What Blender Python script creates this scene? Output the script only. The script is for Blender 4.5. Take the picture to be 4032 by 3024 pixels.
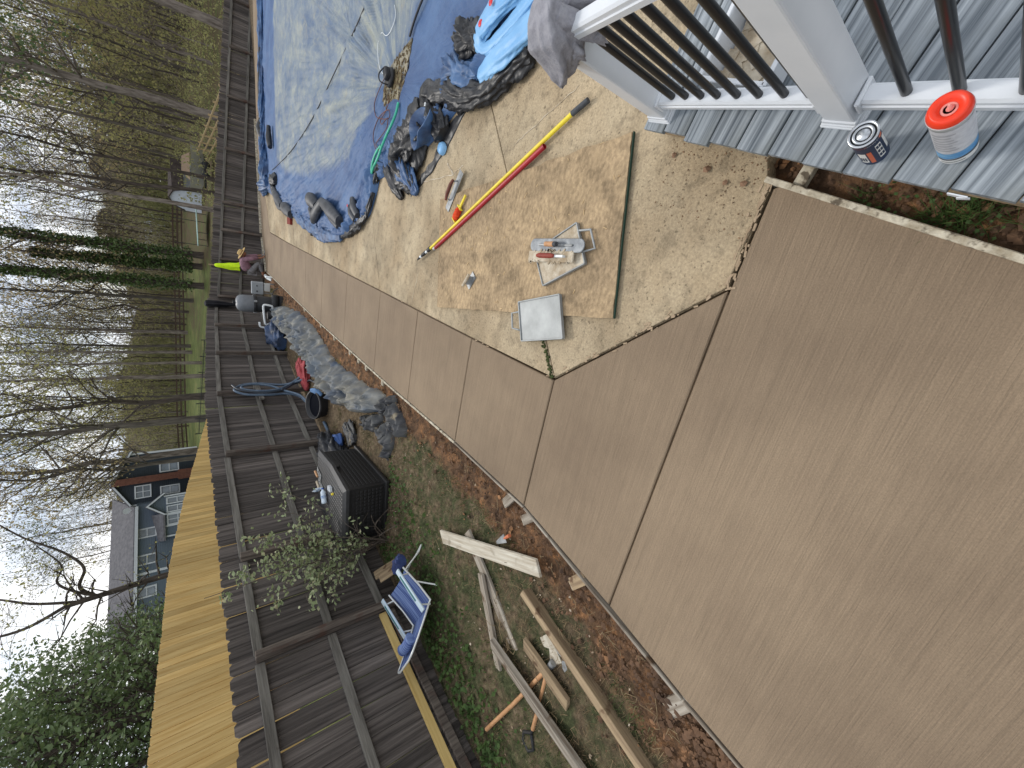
import bpy, bmesh, math, random
import numpy as np
from mathutils import Vector, Matrix, noise, Euler
random.seed(7); rng = np.random.default_rng(7)
for o in list(bpy.data.objects): bpy.data.objects.remove(o)
S = bpy.context.scene
COL = S.collection

# ---------------------------------------------------------------- camera
F_PX = 1532.8                       # focal length in pixels of a 4032 px wide frame
d = Vector((115.8, 1934.9, F_PX)).normalized(); up = -d
fw = Vector((0, 0, 1)); fy = (fw - up * fw.dot(up)).normalized(); rx = fy.cross(up)
t = math.pi / 2 - math.radians(66.52)
RZ = Matrix.Rotation(t, 3, 'Z')
WM = RZ @ Matrix((rx, fy, up))      # camera (right, down, forward) -> world
right, down, fwd = WM.col[0], WM.col[1], WM.col[2]
cam = bpy.data.cameras.new('camera'); cam_o = bpy.data.objects.new('camera', cam); COL.objects.link(cam_o)
cm = Matrix.Identity(4)
for i in range(3):
    cm[i][0] = down[i]; cm[i][1] = right[i]; cm[i][2] = -fwd[i]
cm[2][3] = 2.05
cam_o.matrix_world = cm
cam.sensor_width = 36; cam.sensor_fit = 'HORIZONTAL'; cam.lens = F_PX / 4032 * 36
cam.clip_start = 0.02; cam.clip_end = 2000
S.camera = cam_o

# ---------------------------------------------------------------- sky, sun, exposure
SUN_EL, SUN_AZ = math.radians(48), math.radians(-14)    # azimuth from +Y towards +X: light comes from beyond the far fence
w = bpy.data.worlds.new('World'); S.world = w; w.use_nodes = True
nt = w.node_tree; nt.nodes.clear()
N = nt.nodes.new; L = nt.links.new
out = N('ShaderNodeOutputWorld'); bg = N('ShaderNodeBackground'); bg2 = N('ShaderNodeBackground'); mx = N('ShaderNodeMixShader')
sky = N('ShaderNodeTexSky'); sky.sky_type = 'NISHITA'; sky.sun_disc = False
sky.sun_elevation = SUN_EL; sky.sun_rotation = SUN_AZ; sky.air_density = 1.2; sky.dust_density = 2.0
L(sky.outputs[0], bg.inputs[0]); bg.inputs[1].default_value = 0.13
tc = N('ShaderNodeTexCoord'); mp = N('ShaderNodeMapping'); mp.inputs['Scale'].default_value = (1, 1, 2.4)
nz = N('ShaderNodeTexNoise'); nz.inputs['Scale'].default_value = 3.2; nz.inputs['Detail'].default_value = 9; nz.inputs['Roughness'].default_value = .58
cr = N('ShaderNodeValToRGB'); cr.color_ramp.elements[0].position = .40; cr.color_ramp.elements[1].position = .52
cr.color_ramp.elements[0].color = (.30, .30, .30, 1); cr.color_ramp.elements[1].color = (1, 1, 1, 1)
L(tc.outputs['Generated'], mp.inputs[0]); L(mp.outputs[0], nz.inputs['Vector']); L(nz.outputs[0], cr.inputs[0])
nz2 = N('ShaderNodeTexNoise'); nz2.inputs['Scale'].default_value = 5; nz2.inputs['Detail'].default_value = 6
L(mp.outputs[0], nz2.inputs['Vector'])
cr2 = N('ShaderNodeValToRGB'); cr2.color_ramp.elements[0].color = (.50, .57, .69, 1); cr2.color_ramp.elements[1].color = (1, 1, 1, 1)
cr2.color_ramp.elements[0].position = .36; cr2.color_ramp.elements[1].position = .58
L(nz2.outputs[0], cr2.inputs[0]); L(cr2.outputs[0], bg2.inputs[0]); bg2.inputs[1].default_value = 1.5
L(cr.outputs[0], mx.inputs[0]); L(bg.outputs[0], mx.inputs[1]); L(bg2.outputs[0], mx.inputs[2]); L(mx.outputs[0], out.inputs[0])
sun = bpy.data.lights.new('sun', 'SUN'); sun.energy = 1.5; sun.angle = math.radians(11); sun.color = (1, .96, .9)
sun_o = bpy.data.objects.new('sun', sun); COL.objects.link(sun_o)
sd = Vector((math.sin(SUN_AZ) * math.cos(SUN_EL), math.cos(SUN_AZ) * math.cos(SUN_EL), math.sin(SUN_EL)))
sun_o.rotation_euler = sd.to_track_quat('Z', 'Y').to_euler()
S.view_settings.view_transform = 'Standard'; S.view_settings.look = 'None'; S.view_settings.gamma = 1
S.view_settings.exposure = 0.0; S.view_settings.use_curve_mapping = False

# ---------------------------------------------------------------- helpers
def lin(*c):                        # sRGB 0-255 -> linear
    return tuple(((x / 255) / 12.92 if x / 255 < .04045 else ((x / 255 + .055) / 1.055) ** 2.4) for x in c) + (1,)

def mat(name, c1, c2=None, rough=.8, scale=6, detail=6, stretch=(1, 1, 1), bump=0, bscale=60, metal=0, rnd=0, lo=.35, hi=.65,
        c3=None, s3=20, lo3=.6, hi3=.68, spec=.4, bstretch=None, emit=0, trans=0, alpha=None):
    m = bpy.data.materials.new(name); m.use_nodes = True
    nt = m.node_tree; N = nt.nodes.new; L = nt.links.new
    b = nt.nodes['Principled BSDF']; b.inputs['Roughness'].default_value = rough; b.inputs['Metallic'].default_value = metal
    b.inputs['Specular IOR Level'].default_value = spec
    tc = N('ShaderNodeTexCoord'); mp = N('ShaderNodeMapping'); mp.inputs['Scale'].default_value = stretch
    if rnd:
        oi = N('ShaderNodeObjectInfo'); mu = N('ShaderNodeMath'); mu.operation = 'MULTIPLY'; mu.inputs[1].default_value = 37.0
        cb = N('ShaderNodeCombineXYZ'); L(oi.outputs['Random'], mu.inputs[0])
        for i in range(3): L(mu.outputs[0], cb.inputs[i])
        L(cb.outputs[0], mp.inputs['Location'])
    L(tc.outputs['Object'], mp.inputs[0])
    col = None
    if c2 is not None:
        n = N('ShaderNodeTexNoise'); n.inputs['Scale'].default_value = scale; n.inputs['Detail'].default_value = detail
        n.inputs['Roughness'].default_value = .6
        r = N('ShaderNodeValToRGB'); r.color_ramp.elements[0].color = c1; r.color_ramp.elements[1].color = c2
        r.color_ramp.elements[0].position = lo; r.color_ramp.elements[1].position = hi
        L(mp.outputs[0], n.inputs['Vector']); L(n.outputs[0], r.inputs[0]); col = r.outputs[0]
        if c3 is not None:
            n3 = N('ShaderNodeTexNoise'); n3.inputs['Scale'].default_value = s3; n3.inputs['Detail'].default_value = 5
            r3 = N('ShaderNodeValToRGB'); r3.color_ramp.elements[0].position = lo3; r3.color_ramp.elements[1].position = hi3
            mxc = N('ShaderNodeMixRGB'); mxc.inputs[2].default_value = c3
            L(tc.outputs['Object'], n3.inputs['Vector']); L(n3.outputs[0], r3.inputs[0]); L(r3.outputs[0], mxc.inputs[0]); L(col, mxc.inputs[1]); col = mxc.outputs[0]
        if rnd:
            hs = N('ShaderNodeHueSaturation'); mr = N('ShaderNodeMapRange'); mr.inputs[3].default_value = 1 - rnd; mr.inputs[4].default_value = 1 + rnd
            L(oi.outputs['Random'], mr.inputs[0]); L(mr.outputs[0], hs.inputs['Value']); L(col, hs.inputs['Color']); col = hs.outputs[0]
        L(col, b.inputs['Base Color'])
    else:
        b.inputs['Base Color'].default_value = c1
    if emit:
        b.inputs['Emission Color'].default_value = c1; b.inputs['Emission Strength'].default_value = emit
    if bump:
        nb = N('ShaderNodeTexNoise'); nb.inputs['Scale'].default_value = bscale; nb.inputs['Detail'].default_value = 5
        bp = N('ShaderNodeBump'); bp.inputs['Strength'].default_value = bump; bp.inputs['Distance'].default_value = .02
        if bstretch:
            m2 = N('ShaderNodeMapping'); m2.inputs['Scale'].default_value = bstretch; L(tc.outputs['Object'], m2.inputs[0]); L(m2.outputs[0], nb.inputs['Vector'])
        else:
            L(mp.outputs[0], nb.inputs['Vector'])
        L(nb.outputs[0], bp.inputs['Height']); L(bp.outputs[0], b.inputs['Normal'])
    if trans:
        tb = N('ShaderNodeBsdfTranslucent'); ms = N('ShaderNodeMixShader'); ms.inputs[0].default_value = trans
        if col is not None: L(col, tb.inputs[0])
        else: tb.inputs[0].default_value = c1
        L(b.outputs[0], ms.inputs[1]); L(tb.outputs[0], ms.inputs[2]); L(ms.outputs[0], nt.nodes['Material Output'].inputs[0])
    return m

class B:
    """collects shapes into one mesh"""
    def __init__(s): s.v = []; s.f = []; s.sm = []; s.mi = []; s.cur = 0
    def add(s, vs, fs, sm=False):
        k = len(s.v); s.v += [tuple(p) for p in vs]; s.f += [tuple(i + k for i in f) for f in fs]; s.sm += [sm] * len(fs); s.mi += [s.cur] * len(fs)
    def box(s, c, size, R=None, taper=1.0):
        hx, hy, hz = (x / 2 for x in size); c = Vector(c)
        if R is None: R = Matrix.Identity(3)
        elif not isinstance(R, Matrix): R = Matrix.Rotation(R, 3, 'Z')
        vs = []
        for z in (-1, 1):
            k = taper if z > 0 else 1
            for x, y in ((-1, -1), (1, -1), (1, 1), (-1, 1)): vs.append(c + R @ Vector((x * hx * k, y * hy * k, z * hz)))
        s.add(vs, [(3, 2, 1, 0), (4, 5, 6, 7), (0, 1, 5, 4), (1, 2, 6, 5), (2, 3, 7, 6), (3, 0, 4, 7)])
    def rbox(s, c, size, R=None, bev=.01, seg=2):
        bm = bmesh.new(); bmesh.ops.create_cube(bm, size=1)
        for v in bm.verts: v.co = Vector((v.co.x * size[0], v.co.y * size[1], v.co.z * size[2]))
        bmesh.ops.bevel(bm, geom=list(bm.edges), offset=bev, segments=seg, affect='EDGES', profile=.5)
        if R is None: R = Matrix.Identity(3)
        elif not isinstance(R, Matrix): R = Matrix.Rotation(R, 3, 'Z')
        c = Vector(c); bm.verts.index_update()
        s.add([c + R @ v.co for v in bm.verts], [[v.index for v in f.verts] for f in bm.faces], False); bm.free()
    def prism(s, poly, z0, z1, inset=0, drop=0):
        n = len(poly)
        if sum(poly[i][0] * poly[(i + 1) % n][1] - poly[(i + 1) % n][0] * poly[i][1] for i in range(n)) < 0: poly = poly[::-1]
        zt = z1 if callable(z1) else (lambda x, y: z1); zb = z0 if callable(z0) else (lambda x, y: z0)
        lo = [(x, y, zb(x, y)) for x, y in poly]
        if inset:
            pi = inset_poly(poly, inset)
            mid = [(x, y, zt(x, y) - drop) for x, y in poly]; hi = [(x, y, zt(x, y)) for x, y in pi]
            s.add(lo + mid + hi, [tuple(range(n))[::-1]] + [(i, (i + 1) % n, n + (i + 1) % n, n + i) for i in range(n)] + [(n + i, n + (i + 1) % n, 2 * n + (i + 1) % n, 2 * n + i) for i in range(n)] + [tuple(range(2 * n, 3 * n))])
        else:
            hi = [(x, y, zt(x, y)) for x, y in poly]
            s.add(lo + hi, [tuple(range(n))[::-1], tuple(range(n, 2 * n))] + [(i, (i + 1) % n, n + (i + 1) % n, n + i) for i in range(n)])
    def tube(s, path, rad, n=8, cap=True, sm=True):
        P = [Vector(p) for p in path]; m = len(P)
        if not hasattr(rad, '__len__'): rad = [rad] * m
        vs = []; prev = None
        for i in range(m):
            tan = (P[min(i + 1, m - 1)] - P[max(i - 1, 0)])
            tan = tan.normalized() if tan.length > 1e-9 else Vector((0, 0, 1))
            if prev is None:
                a = Vector((1, 0, 0)) if abs(tan.x) < .9 else Vector((0, 1, 0)); u = tan.cross(a).normalized()
            else:
                u = (prev - tan * prev.dot(tan)); u = u.normalized() if u.length > 1e-6 else tan.orthogonal().normalized()
            prev = u; v = tan.cross(u)
            for j in range(n):
                a = 2 * math.pi * j / n; vs.append(P[i] + (u * math.cos(a) + v * math.sin(a)) * rad[i])
        fs = [(i * n + j, i * n + (j + 1) % n, (i + 1) * n + (j + 1) % n, (i + 1) * n + j) for i in range(m - 1) for j in range(n)]
        s.add(vs, fs, sm)
        if cap: s.add(vs[:n], [tuple(range(n))[::-1]]); s.add(vs[-n:], [tuple(range(n))])
    def lathe(s, prof, n=24, M=None, sm=True):
        M = M or Matrix.Identity(4); vs = []
        for r, z in prof:
            for j in range(n):
                a = 2 * math.pi * j / n; vs.append(M @ Vector((r * math.cos(a), r * math.sin(a), z)))
        m = len(prof)
        s.add(vs, [(i * n + j, i * n + (j + 1) % n, (i + 1) * n + (j + 1) % n, (i + 1) * n + j) for i in range(m - 1) for j in range(n)], sm)
        if prof[0][0] > 1e-5: s.add(vs[:n], [tuple(range(n))[::-1]])
        if prof[-1][0] > 1e-5: s.add(vs[-n:], [tuple(range(n))])
    def cylpatch(s, r, a0, a1, z0, z1, n=8, th=.0006):
        vs = []
        for i in range(n + 1):
            a = a0 + (a1 - a0) * i / n
            for z in (z0, z1): vs.append((r * math.cos(a), r * math.sin(a), z))
        s.add(vs, [(2 * i, 2 * i + 2, 2 * i + 3, 2 * i + 1) for i in range(n)], True)
    def mesh(s, name, mats):
        me = bpy.data.meshes.new(name); me.from_pydata(s.v, [], s.f)
        if not isinstance(mats, (list, tuple)): mats = [mats]
        for m in mats: me.materials.append(m)
        me.polygons.foreach_set('use_smooth', s.sm)
        if len(mats) > 1: me.polygons.foreach_set('material_index', s.mi)
        me.update(); return me

def inset_poly(poly, dd):
    n = len(poly); o = []
    for i in range(n):
        p0, p1, p2 = Vector(poly[i - 1]), Vector(poly[i]), Vector(poly[(i + 1) % n])
        e1 = (p1 - p0).normalized(); e2 = (p2 - p1).normalized(); n1 = Vector((-e1.y, e1.x)); n2 = Vector((-e2.y, e2.x))
        b = (n1 + n2); k = b.dot(n1); b = b / max(k, .3)
        o.append(tuple(p1 + b * dd))
    return o

def clip(poly, p, q, keep):          # half plane clip by the line p-q
    o = []; dx, dy = q[0] - p[0], q[1] - p[1]
    f = lambda a: keep * (dx * (a[1] - p[1]) - dy * (a[0] - p[0]))
    for i in range(len(poly)):
        a, b = poly[i - 1], poly[i]; fa, fb = f(a), f(b)
        if (fa >= 0) != (fb >= 0):
            k = fa / (fa - fb); o.append((a[0] + (b[0] - a[0]) * k, a[1] + (b[1] - a[1]) * k))
        if fb >= 0: o.append(b)
    return o

def link(o, parent=None):
    COL.objects.link(o)
    if parent is not None: o.parent = parent
    return o
def tag(o, label, cat, group=None):
    o['label'] = label; o['category'] = cat
    if group: o['group'] = group
    return o
def thing(name, label, cat, loc=(0, 0, 0), rot=0, group=None):
    o = bpy.data.objects.new(name, None); o.location = loc
    o.rotation_euler = rot if hasattr(rot, '__len__') else (0, 0, rot)
    o.empty_display_size = .1
    return tag(link(o), label, cat, group)
def part(name, b, m, parent, label=None):
    me = b.mesh(name, m) if isinstance(b, B) else b
    o = link(bpy.data.objects.new(name, me), parent)
    if label: o['label'] = label
    return o
def single(name, b, m, label, cat, loc=(0, 0, 0), rot=0, group=None):
    me = b.mesh(name, m) if isinstance(b, B) else b
    o = bpy.data.objects.new(name, me); o.location = loc
    o.rotation_euler = rot if hasattr(rot, '__len__') else (0, 0, rot)
    return tag(link(o), label, cat, group)
def struct(name, b, m, parent=None, kind='structure'):
    me = b.mesh(name, m) if isinstance(b, B) else b
    o = link(bpy.data.objects.new(name, me), parent)
    if parent is None or kind == 'stuff': o['kind'] = kind
    return o
def copy_tree(o, parent=None):
    c = o.copy(); COL.objects.link(c); c.parent = parent
    for ch in list(o.children): copy_tree(ch, c)
    return c
def np_mesh(name, v, f, m, sm=False):
    me = bpy.data.meshes.new(name); v = np.asarray(v, np.float32); f = np.asarray(f, np.int32)
    me.vertices.add(len(v)); me.vertices.foreach_set('co', v.ravel())
    k = f.shape[1]; me.loops.add(f.size); me.loops.foreach_set('vertex_index', f.ravel())
    me.polygons.add(len(f)); me.polygons.foreach_set('loop_start', np.arange(0, f.size, k, dtype=np.int32)); me.polygons.foreach_set('loop_total', np.full(len(f), k, np.int32))
    me.materials.append(m); me.update(calc_edges=True)
    if sm: me.polygons.foreach_set('use_smooth', np.ones(len(f), bool))
    return me
def attr(me, name, vals):
    a = me.attributes.new(name, 'FLOAT', 'POINT'); a.data.foreach_set('value', np.asarray(vals, np.float32))
def fbm(x, y, z=0., s=1., o=4): return noise.fractal(Vector((x * s, y * s, z)), .9, 2.1, o)
def inpoly(x, y, poly):
    c = np.zeros(np.shape(x), bool); n = len(poly)
    for i in range(n):
        x1, y1 = poly[i]; x2, y2 = poly[i - 1]
        with np.errstate(divide='ignore', invalid='ignore'):
            c ^= ((y1 > y) != (y2 > y)) & (x < (x2 - x1) * (y - y1) / (y2 - y1 + 1e-12) + x1)
    return c
def sstep(a, b, x):
    t = np.clip((x - a) / (b - a), 0, 1); return t * t * (3 - 2 * t)
PI = math.pi
# ---------------------------------------------------------------- materials
def layered(name, c1, c2, layers, rough=.8, bump=None, spec=.25):
    """base colour noise, then multiplicative value layers (scale, detail, stretch, amount), then speckles"""
    m = bpy.data.materials.new(name); m.use_nodes = True; nt = m.node_tree; N = nt.nodes.new; L = nt.links.new
    b = nt.nodes['Principled BSDF']; b.inputs['Roughness'].default_value = rough; b.inputs['Specular IOR Level'].default_value = spec
    tc = N('ShaderNodeTexCoord')
    def nz(s, dt, st):
        mp = N('ShaderNodeMapping'); mp.inputs['Scale'].default_value = st; n = N('ShaderNodeTexNoise'); n.inputs['Scale'].default_value = s; n.inputs['Detail'].default_value = dt; n.inputs['Roughness'].default_value = .62
        L(tc.outputs['Object'], mp.inputs[0]); L(mp.outputs[0], n.inputs['Vector']); return n.outputs[0]
    r = N('ShaderNodeValToRGB'); r.color_ramp.elements[0].color = c1; r.color_ramp.elements[1].color = c2; r.color_ramp.elements[0].position = .34; r.color_ramp.elements[1].position = .66
    L(nz(.9, 8, (1, 1, 1)), r.inputs[0]); col = r.outputs[0]
    for (s_, dt, st, lo, hi, a, c) in layers:
        mr = N('ShaderNodeMapRange'); mr.inputs[1].default_value = lo; mr.inputs[2].default_value = hi; mr.inputs[3].default_value = a; mr.inputs[4].default_value = c; L(nz(s_, dt, st), mr.inputs[0])
        mu = N('ShaderNodeMixRGB'); mu.blend_type = 'MULTIPLY'; mu.inputs[0].default_value = 1; L(col, mu.inputs[1]); L(mr.outputs[0], mu.inputs[2]); col = mu.outputs[0]
    L(col, b.inputs['Base Color'])
    if bump:
        bp = N('ShaderNodeBump'); bp.inputs['Strength'].default_value = bump[3]; bp.inputs['Distance'].default_value = .006; L(nz(*bump[:3]), bp.inputs['Height']); L(bp.outputs[0], b.inputs['Normal'])
    return m
NEWC = layered('new_concrete', lin(122, 105, 86), lin(140, 122, 100), [(1, 3, (2.2, 140, 1), .35, .65, .925, 1.075), (1, 2, (1.1, 34, 1), .30, .70, .95, 1.05), (1, 4, (.7, 9, 1), .60, .74, 1.0, .90), (150, 3, (1, 1, 1), .30, .70, .86, 1.14), (.55, 6, (1, 1, 1), .35, .65, .93, 1.06), (3.5, 8, (1, 1, 1), .66, .74, 1.0, .92)], .78, (1, 3, (3, 130, 1), .9))
OLDC = layered('old_concrete', lin(184, 168, 140), lin(160, 140, 111), [(1.4, 10, (1, 1, 1), .42, .60, .84, 1.08), (70, 5, (1, 1, 1), .36, .64, .82, 1.15), (11, 9, (1, 1, 1), .52, .64, 1.0, .74), (4.2, 10, (1, 1, 1), .53, .64, 1.0, .78), (38, 3, (1, 1, 1), .60, .66, 1.0, .55), (.5, 5, (1, 1, 1), .4, .6, .92, 1.06)], .9, (110, 5, (1, 1, 1), .8))
WHITE = mat('white_vinyl', lin(214, 217, 220), lin(204, 208, 212), rough=.4, scale=3)
BLACK = mat('black_metal', (.012, .012, .013, 1), rough=.28, spec=.5)
FENCE = mat('weathered_wood', lin(34, 29, 27), lin(112, 104, 98), rough=.9, scale=2.4, detail=10, stretch=(10, 10, .4), bump=.5, bscale=9, rnd=.38, c3=lin(40, 24, 18), s3=5.0, lo3=.66, hi3=.71, lo=.28, hi=.70)
RAIL = mat('weathered_rail', lin(82, 78, 72), lin(122, 118, 110), rough=.9, scale=3.0, detail=8, stretch=(9, .6, 9), bump=.3, bscale=9, rnd=.12, c3=lin(70, 52, 42), s3=6, lo3=.66, hi3=.73)
POST = mat('weathered_post', lin(64, 54, 48), lin(116, 106, 96), rough=.9, scale=3.0, detail=8, stretch=(9, 9, .6), bump=.3, bscale=9, rnd=.15, c3=lin(86, 54, 42), s3=3, lo3=.55, hi3=.68)
YELW = mat('new_pine', lin(214, 182, 122), lin(192, 154, 92), rough=.75, scale=2.6, detail=6, stretch=(8, 8, .5), rnd=.22, c3=lin(120, 80, 44), s3=6.5, lo3=.665, hi3=.70)
YRAIL = mat('new_rail', lin(216, 188, 124), lin(196, 164, 98), rough=.75, scale=2.6, stretch=(8, .5, 8), rnd=.1, c3=lin(128, 92, 50), s3=5, lo3=.69, hi3=.75)
DECKM = mat('composite_board', lin(80, 88, 95), lin(160, 167, 172), rough=.7, scale=2.2, detail=10, stretch=(.4, 26, 26), bump=.15, bscale=3, rnd=.07, c3=lin(110, 114, 112), s3=2.5, lo3=.5, hi3=.70)
LUMB = mat('grey_lumber', lin(108, 96, 82), lin(168, 160, 146), rough=.9, scale=3, stretch=(.6, 11, 11), bump=.3, bscale=9, rnd=.12, c3=lin(96, 78, 60), s3=7, lo3=.6, hi3=.7)
LUMW = mat('mortar_smeared_board', lin(204, 198, 182), lin(164, 152, 132), rough=.9, scale=3, stretch=(.8, 9, 9), bump=.3, bscale=12, rnd=.06, c3=lin(136, 124, 106), s3=9, lo3=.58, hi3=.78)
LUMT = mat('tan_lumber', lin(166, 145, 114), lin(124, 105, 82), rough=.9, scale=3, stretch=(.6, 11, 11), bump=.25, bscale=9, rnd=.1, c3=lin(96, 74, 54), s3=9, lo3=.62, hi3=.7)
SAWN = mat('fresh_sawn_end', lin(232, 224, 200), lin(206, 192, 160), rough=.85, scale=20)
CRUST = mat('crusted_form_wood', lin(206, 198, 178), lin(150, 138, 116), rough=.95, scale=14, detail=9, bump=.6, bscale=40, c3=lin(98, 88, 74), s3=26, lo3=.56, hi3=.64)
OSBM = layered('muddy_osb', lin(178, 154, 120), lin(142, 123, 98), [(3, 10, (1, 1, 1), .40, .60, .80, 1.10), (26, 9, (1, 1.6, 1), .36, .64, .76, 1.22), (7, 10, (1, 1, 1), .52, .64, 1.0, .74), (70, 4, (1, 1, 1), .60, .68, 1.0, 1.3)], .95, (40, 8, (1, 1, 1), 1.))
DMET = mat('dark_float_metal', lin(112, 116, 120), lin(150, 154, 156), rough=.5, scale=14, detail=9, metal=.3, lo=.45, hi=.7)
METAL = mat('dull_steel', lin(170, 172, 172), lin(120, 122, 122), rough=.5, scale=9, metal=.4, bump=.1)
ALU = mat('pale_aluminium', lin(160, 163, 162), lin(136, 139, 138), rough=.55, scale=5, metal=.25)
MORT = mat('dried_mortar', lin(206, 196, 176), lin(160, 142, 116), rough=.95, scale=10, bump=.4, bscale=40)
REDH = mat('red_wood_handle', lin(150, 62, 46), lin(112, 44, 34), rough=.6, scale=12)
BRNH = mat('brown_handle', lin(112, 64, 50), lin(88, 50, 40), rough=.6, scale=12)
TANH = mat('tan_handle', lin(196, 150, 108), lin(170, 124, 84), rough=.6, scale=12)
YEL = mat('yellow_paint', lin(236, 214, 60), lin(214, 190, 48), rough=.45, scale=8)
REDP = mat('red_paint', lin(170, 38, 46), lin(140, 28, 36), rough=.4, scale=8)
DGREY = mat('dark_grip', lin(72, 76, 80), lin(56, 58, 62), rough=.7, scale=20)
ORANGE = mat('orange_twine', lin(240, 88, 40), lin(206, 60, 26), rough=.85, scale=30, bump=.6, bscale=120)
PVC = mat('white_pvc', lin(226, 230, 230), rough=.35)
BLKP = mat('black_plastic', (.012, .012, .013, 1), (.03, .03, .032, 1), rough=.55, scale=6)

# ---------------------------------------------------------------- terrain
AZ = np.array([-180, -90, -60, -40, -25, -12, -4, 10, 20, 40, 180.])
ZR = {20: [.8, 1.0, 1.0, .9, .6, -.1, -.3, -.9, -1.2, -1.3, -1], 50: [1, 1.2, 2.0, 2.2, 2.0, 1.2, 1.0, .3, 0, -.3, 0],
      75: [2, 2.5, 3.5, 4, 4.2, 3.6, 3.3, 2, 1.5, 1, 1], 120: [4, 5, 7, 8, 8, 7.2, 6.8, 5.2, 4, 3, 3], 420: [10, 12, 20, 22, 22, 22, 21, 18, 16, 12, 10]}
def lfx(y): return -4.7 + .055 * y            # left fence line
def ffy(x): return 20.3 + .6 * x              # far fence line
def gz(x, y):
    x = np.asarray(x, float); y = np.asarray(y, float)
    r = np.hypot(x, y); az = np.degrees(np.arctan2(x, y))
    rs = sorted(ZR); zz = [np.interp(az, AZ, ZR[k]) for k in rs]; z = zz[0]
    for i in range(len(rs) - 1):
        k = np.clip((r - rs[i]) / (rs[i + 1] - rs[i]), 0, 1); z = np.where(r > rs[i], zz[i] * (1 - k) + zz[i + 1] * k, z)
    yard = -.06 + .21 * np.clip((-2.15 - x) / 2.2, 0, 1)
    yard = np.where(x > xe(y) - .02, np.minimum(yard, -.13), yard)
    yard = np.where((x > .25) & (y < 1.0), -.09, yard)
    yard = np.where((y > 19), np.minimum(yard, -.2), yard)
    k = np.maximum(sstep(0, .9, lfx(y) - .1 - x), sstep(-.6, 1.2, y - ffy(x)))
    return yard * (1 - k) + z * k
def xe(y): return np.interp(y, [-2, .02, .36, .957, 1.91, 3.1, 5.04, 9.3, 17.5], [-2.42, -2.21, -2.17, -2.07, -1.95, -1.97, -2.07, -2.22, -2.41])
def xi(y): return np.interp(y, [1.92, 3.1, 4.34, 5.62, 7.27, 9.01, 10.68, 12.28, 14.44, 16.65], [-.82, -.84, -.855, -.867, -.89, -.904, -.92, -.937, -.95, -.943])

def ground_mat():
    m = bpy.data.materials.new('yard_soil_and_grass'); m.use_nodes = True; nt = m.node_tree; N = nt.nodes.new; L = nt.links.new
    b = nt.nodes['Principled BSDF']; b.inputs['Roughness'].default_value = .95; b.inputs['Specular IOR Level'].default_value = .15
    tc = N('ShaderNodeTexCoord')
    def nz(s, d=7):
        n = N('ShaderNodeTexNoise'); n.inputs['Scale'].default_value = s; n.inputs['Detail'].default_value = d; n.inputs['Roughness'].default_value = .65
        L(tc.outputs['Object'], n.inputs['Vector']); return n.outputs[0]
    def ramp(f, stops):
        r = N('ShaderNodeValToRGB'); e = r.color_ramp.elements
        while len(e) < len(stops): e.new(.5)
        for i, (p, c) in enumerate(stops): e[i].position = p; e[i].color = c
        L(f, r.inputs[0]); return r.outputs[0]
    def mix(f, a, c):
        x = N('ShaderNodeMixRGB'); L(f, x.inputs[0]); L(a, x.inputs[1]); L(c, x.inputs[2]); return x.outputs[0]
    def at(n):
        a = N('ShaderNodeAttribute'); a.attribute_name = n; return a.outputs['Fac']
    def mask(a, f):
        s = N('ShaderNodeMath'); s.operation = 'ADD'; L(a, s.inputs[0]); L(f, s.inputs[1])
        r = N('ShaderNodeMapRange'); r.inputs[1].default_value = .92; r.inputs[2].default_value = 1.12; L(s.outputs[0], r.inputs[0]); return r.outputs[0]
    dry = ramp(nz(16), [(.3, lin(62, 52, 42)), (.5, lin(100, 86, 68)), (.7, lin(138, 122, 98))])
    grn = ramp(nz(22), [(.3, lin(46, 50, 34)), (.55, lin(74, 78, 52)), (.75, lin(108, 108, 78))])
    dirt = ramp(nz(9, 10), [(.28, lin(60, 46, 36)), (.46, lin(98, 76, 58)), (.60, lin(132, 98, 70)), (.76, lin(184, 132, 88))])
    lit = ramp(nz(.9, 10), [(.3, lin(66, 56, 42)), (.48, lin(92, 80, 58)), (.6, lin(78, 86, 46)), (.75, lin(96, 104, 56))])
    law = ramp(nz(.6, 9), [(.3, lin(74, 86, 46)), (.55, lin(98, 106, 58)), (.75, lin(128, 114, 76))])
    c = mix(mask(at('green'), nz(5)), dry, grn)
    c = mix(mask(at('dirt'), nz(4)), c, dirt)
    c = mix(at('outside'), c, mix(mask(at('lawn'), nz(.25)), lit, law))
    L(c, b.inputs['Base Color'])
    bp = N('ShaderNodeBump'); bp.inputs['Strength'].default_value = .8; bp.inputs['Distance'].default_value = .03
    L(nz(45, 8), bp.inputs['Height']); L(bp.outputs[0], b.inputs['Normal'])
    return m
GROUND = ground_mat()
def axis(segs):
    o = []
    for a, b_, n in segs: o += list(np.linspace(a, b_, n, endpoint=False))
    return np.array(o + [segs[-1][1]])
gx = axis([(-600, -140, 10), (-140, -30, 34), (-30, -5.2, 26), (-5.2, -1.85, 84), (-1.85, .2, 5), (.2, .9, 14), (.9, 20, 18), (20, 90, 24), (90, 600, 9)])
gy = axis([(-60, -1.2, 6), (-1.2, 6, 180), (6, 18.6, 190), (18.6, 30, 18), (30, 130, 50), (130, 700, 14)])
GX, GY = np.meshgrid(gx, gy); GZ = gz(GX, GY)
fine = ((GX < -1.85) & (GX > -5.2) & (GY > -1.2) & (GY < 18.6)) | ((GX > .2) & (GX < .95) & (GY < 1.2) & (GY > -1.2))
xx, yy = GX[fine], GY[fine]
dslab = xe(yy) - xx
dirtv = np.where(xx < -1, 1.25 - np.clip(dslab / .62, 0, 2) + .28 * np.array([fbm(a, b_, 3, 1.2) for a, b_ in zip(xx, yy)]), 0)
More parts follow.
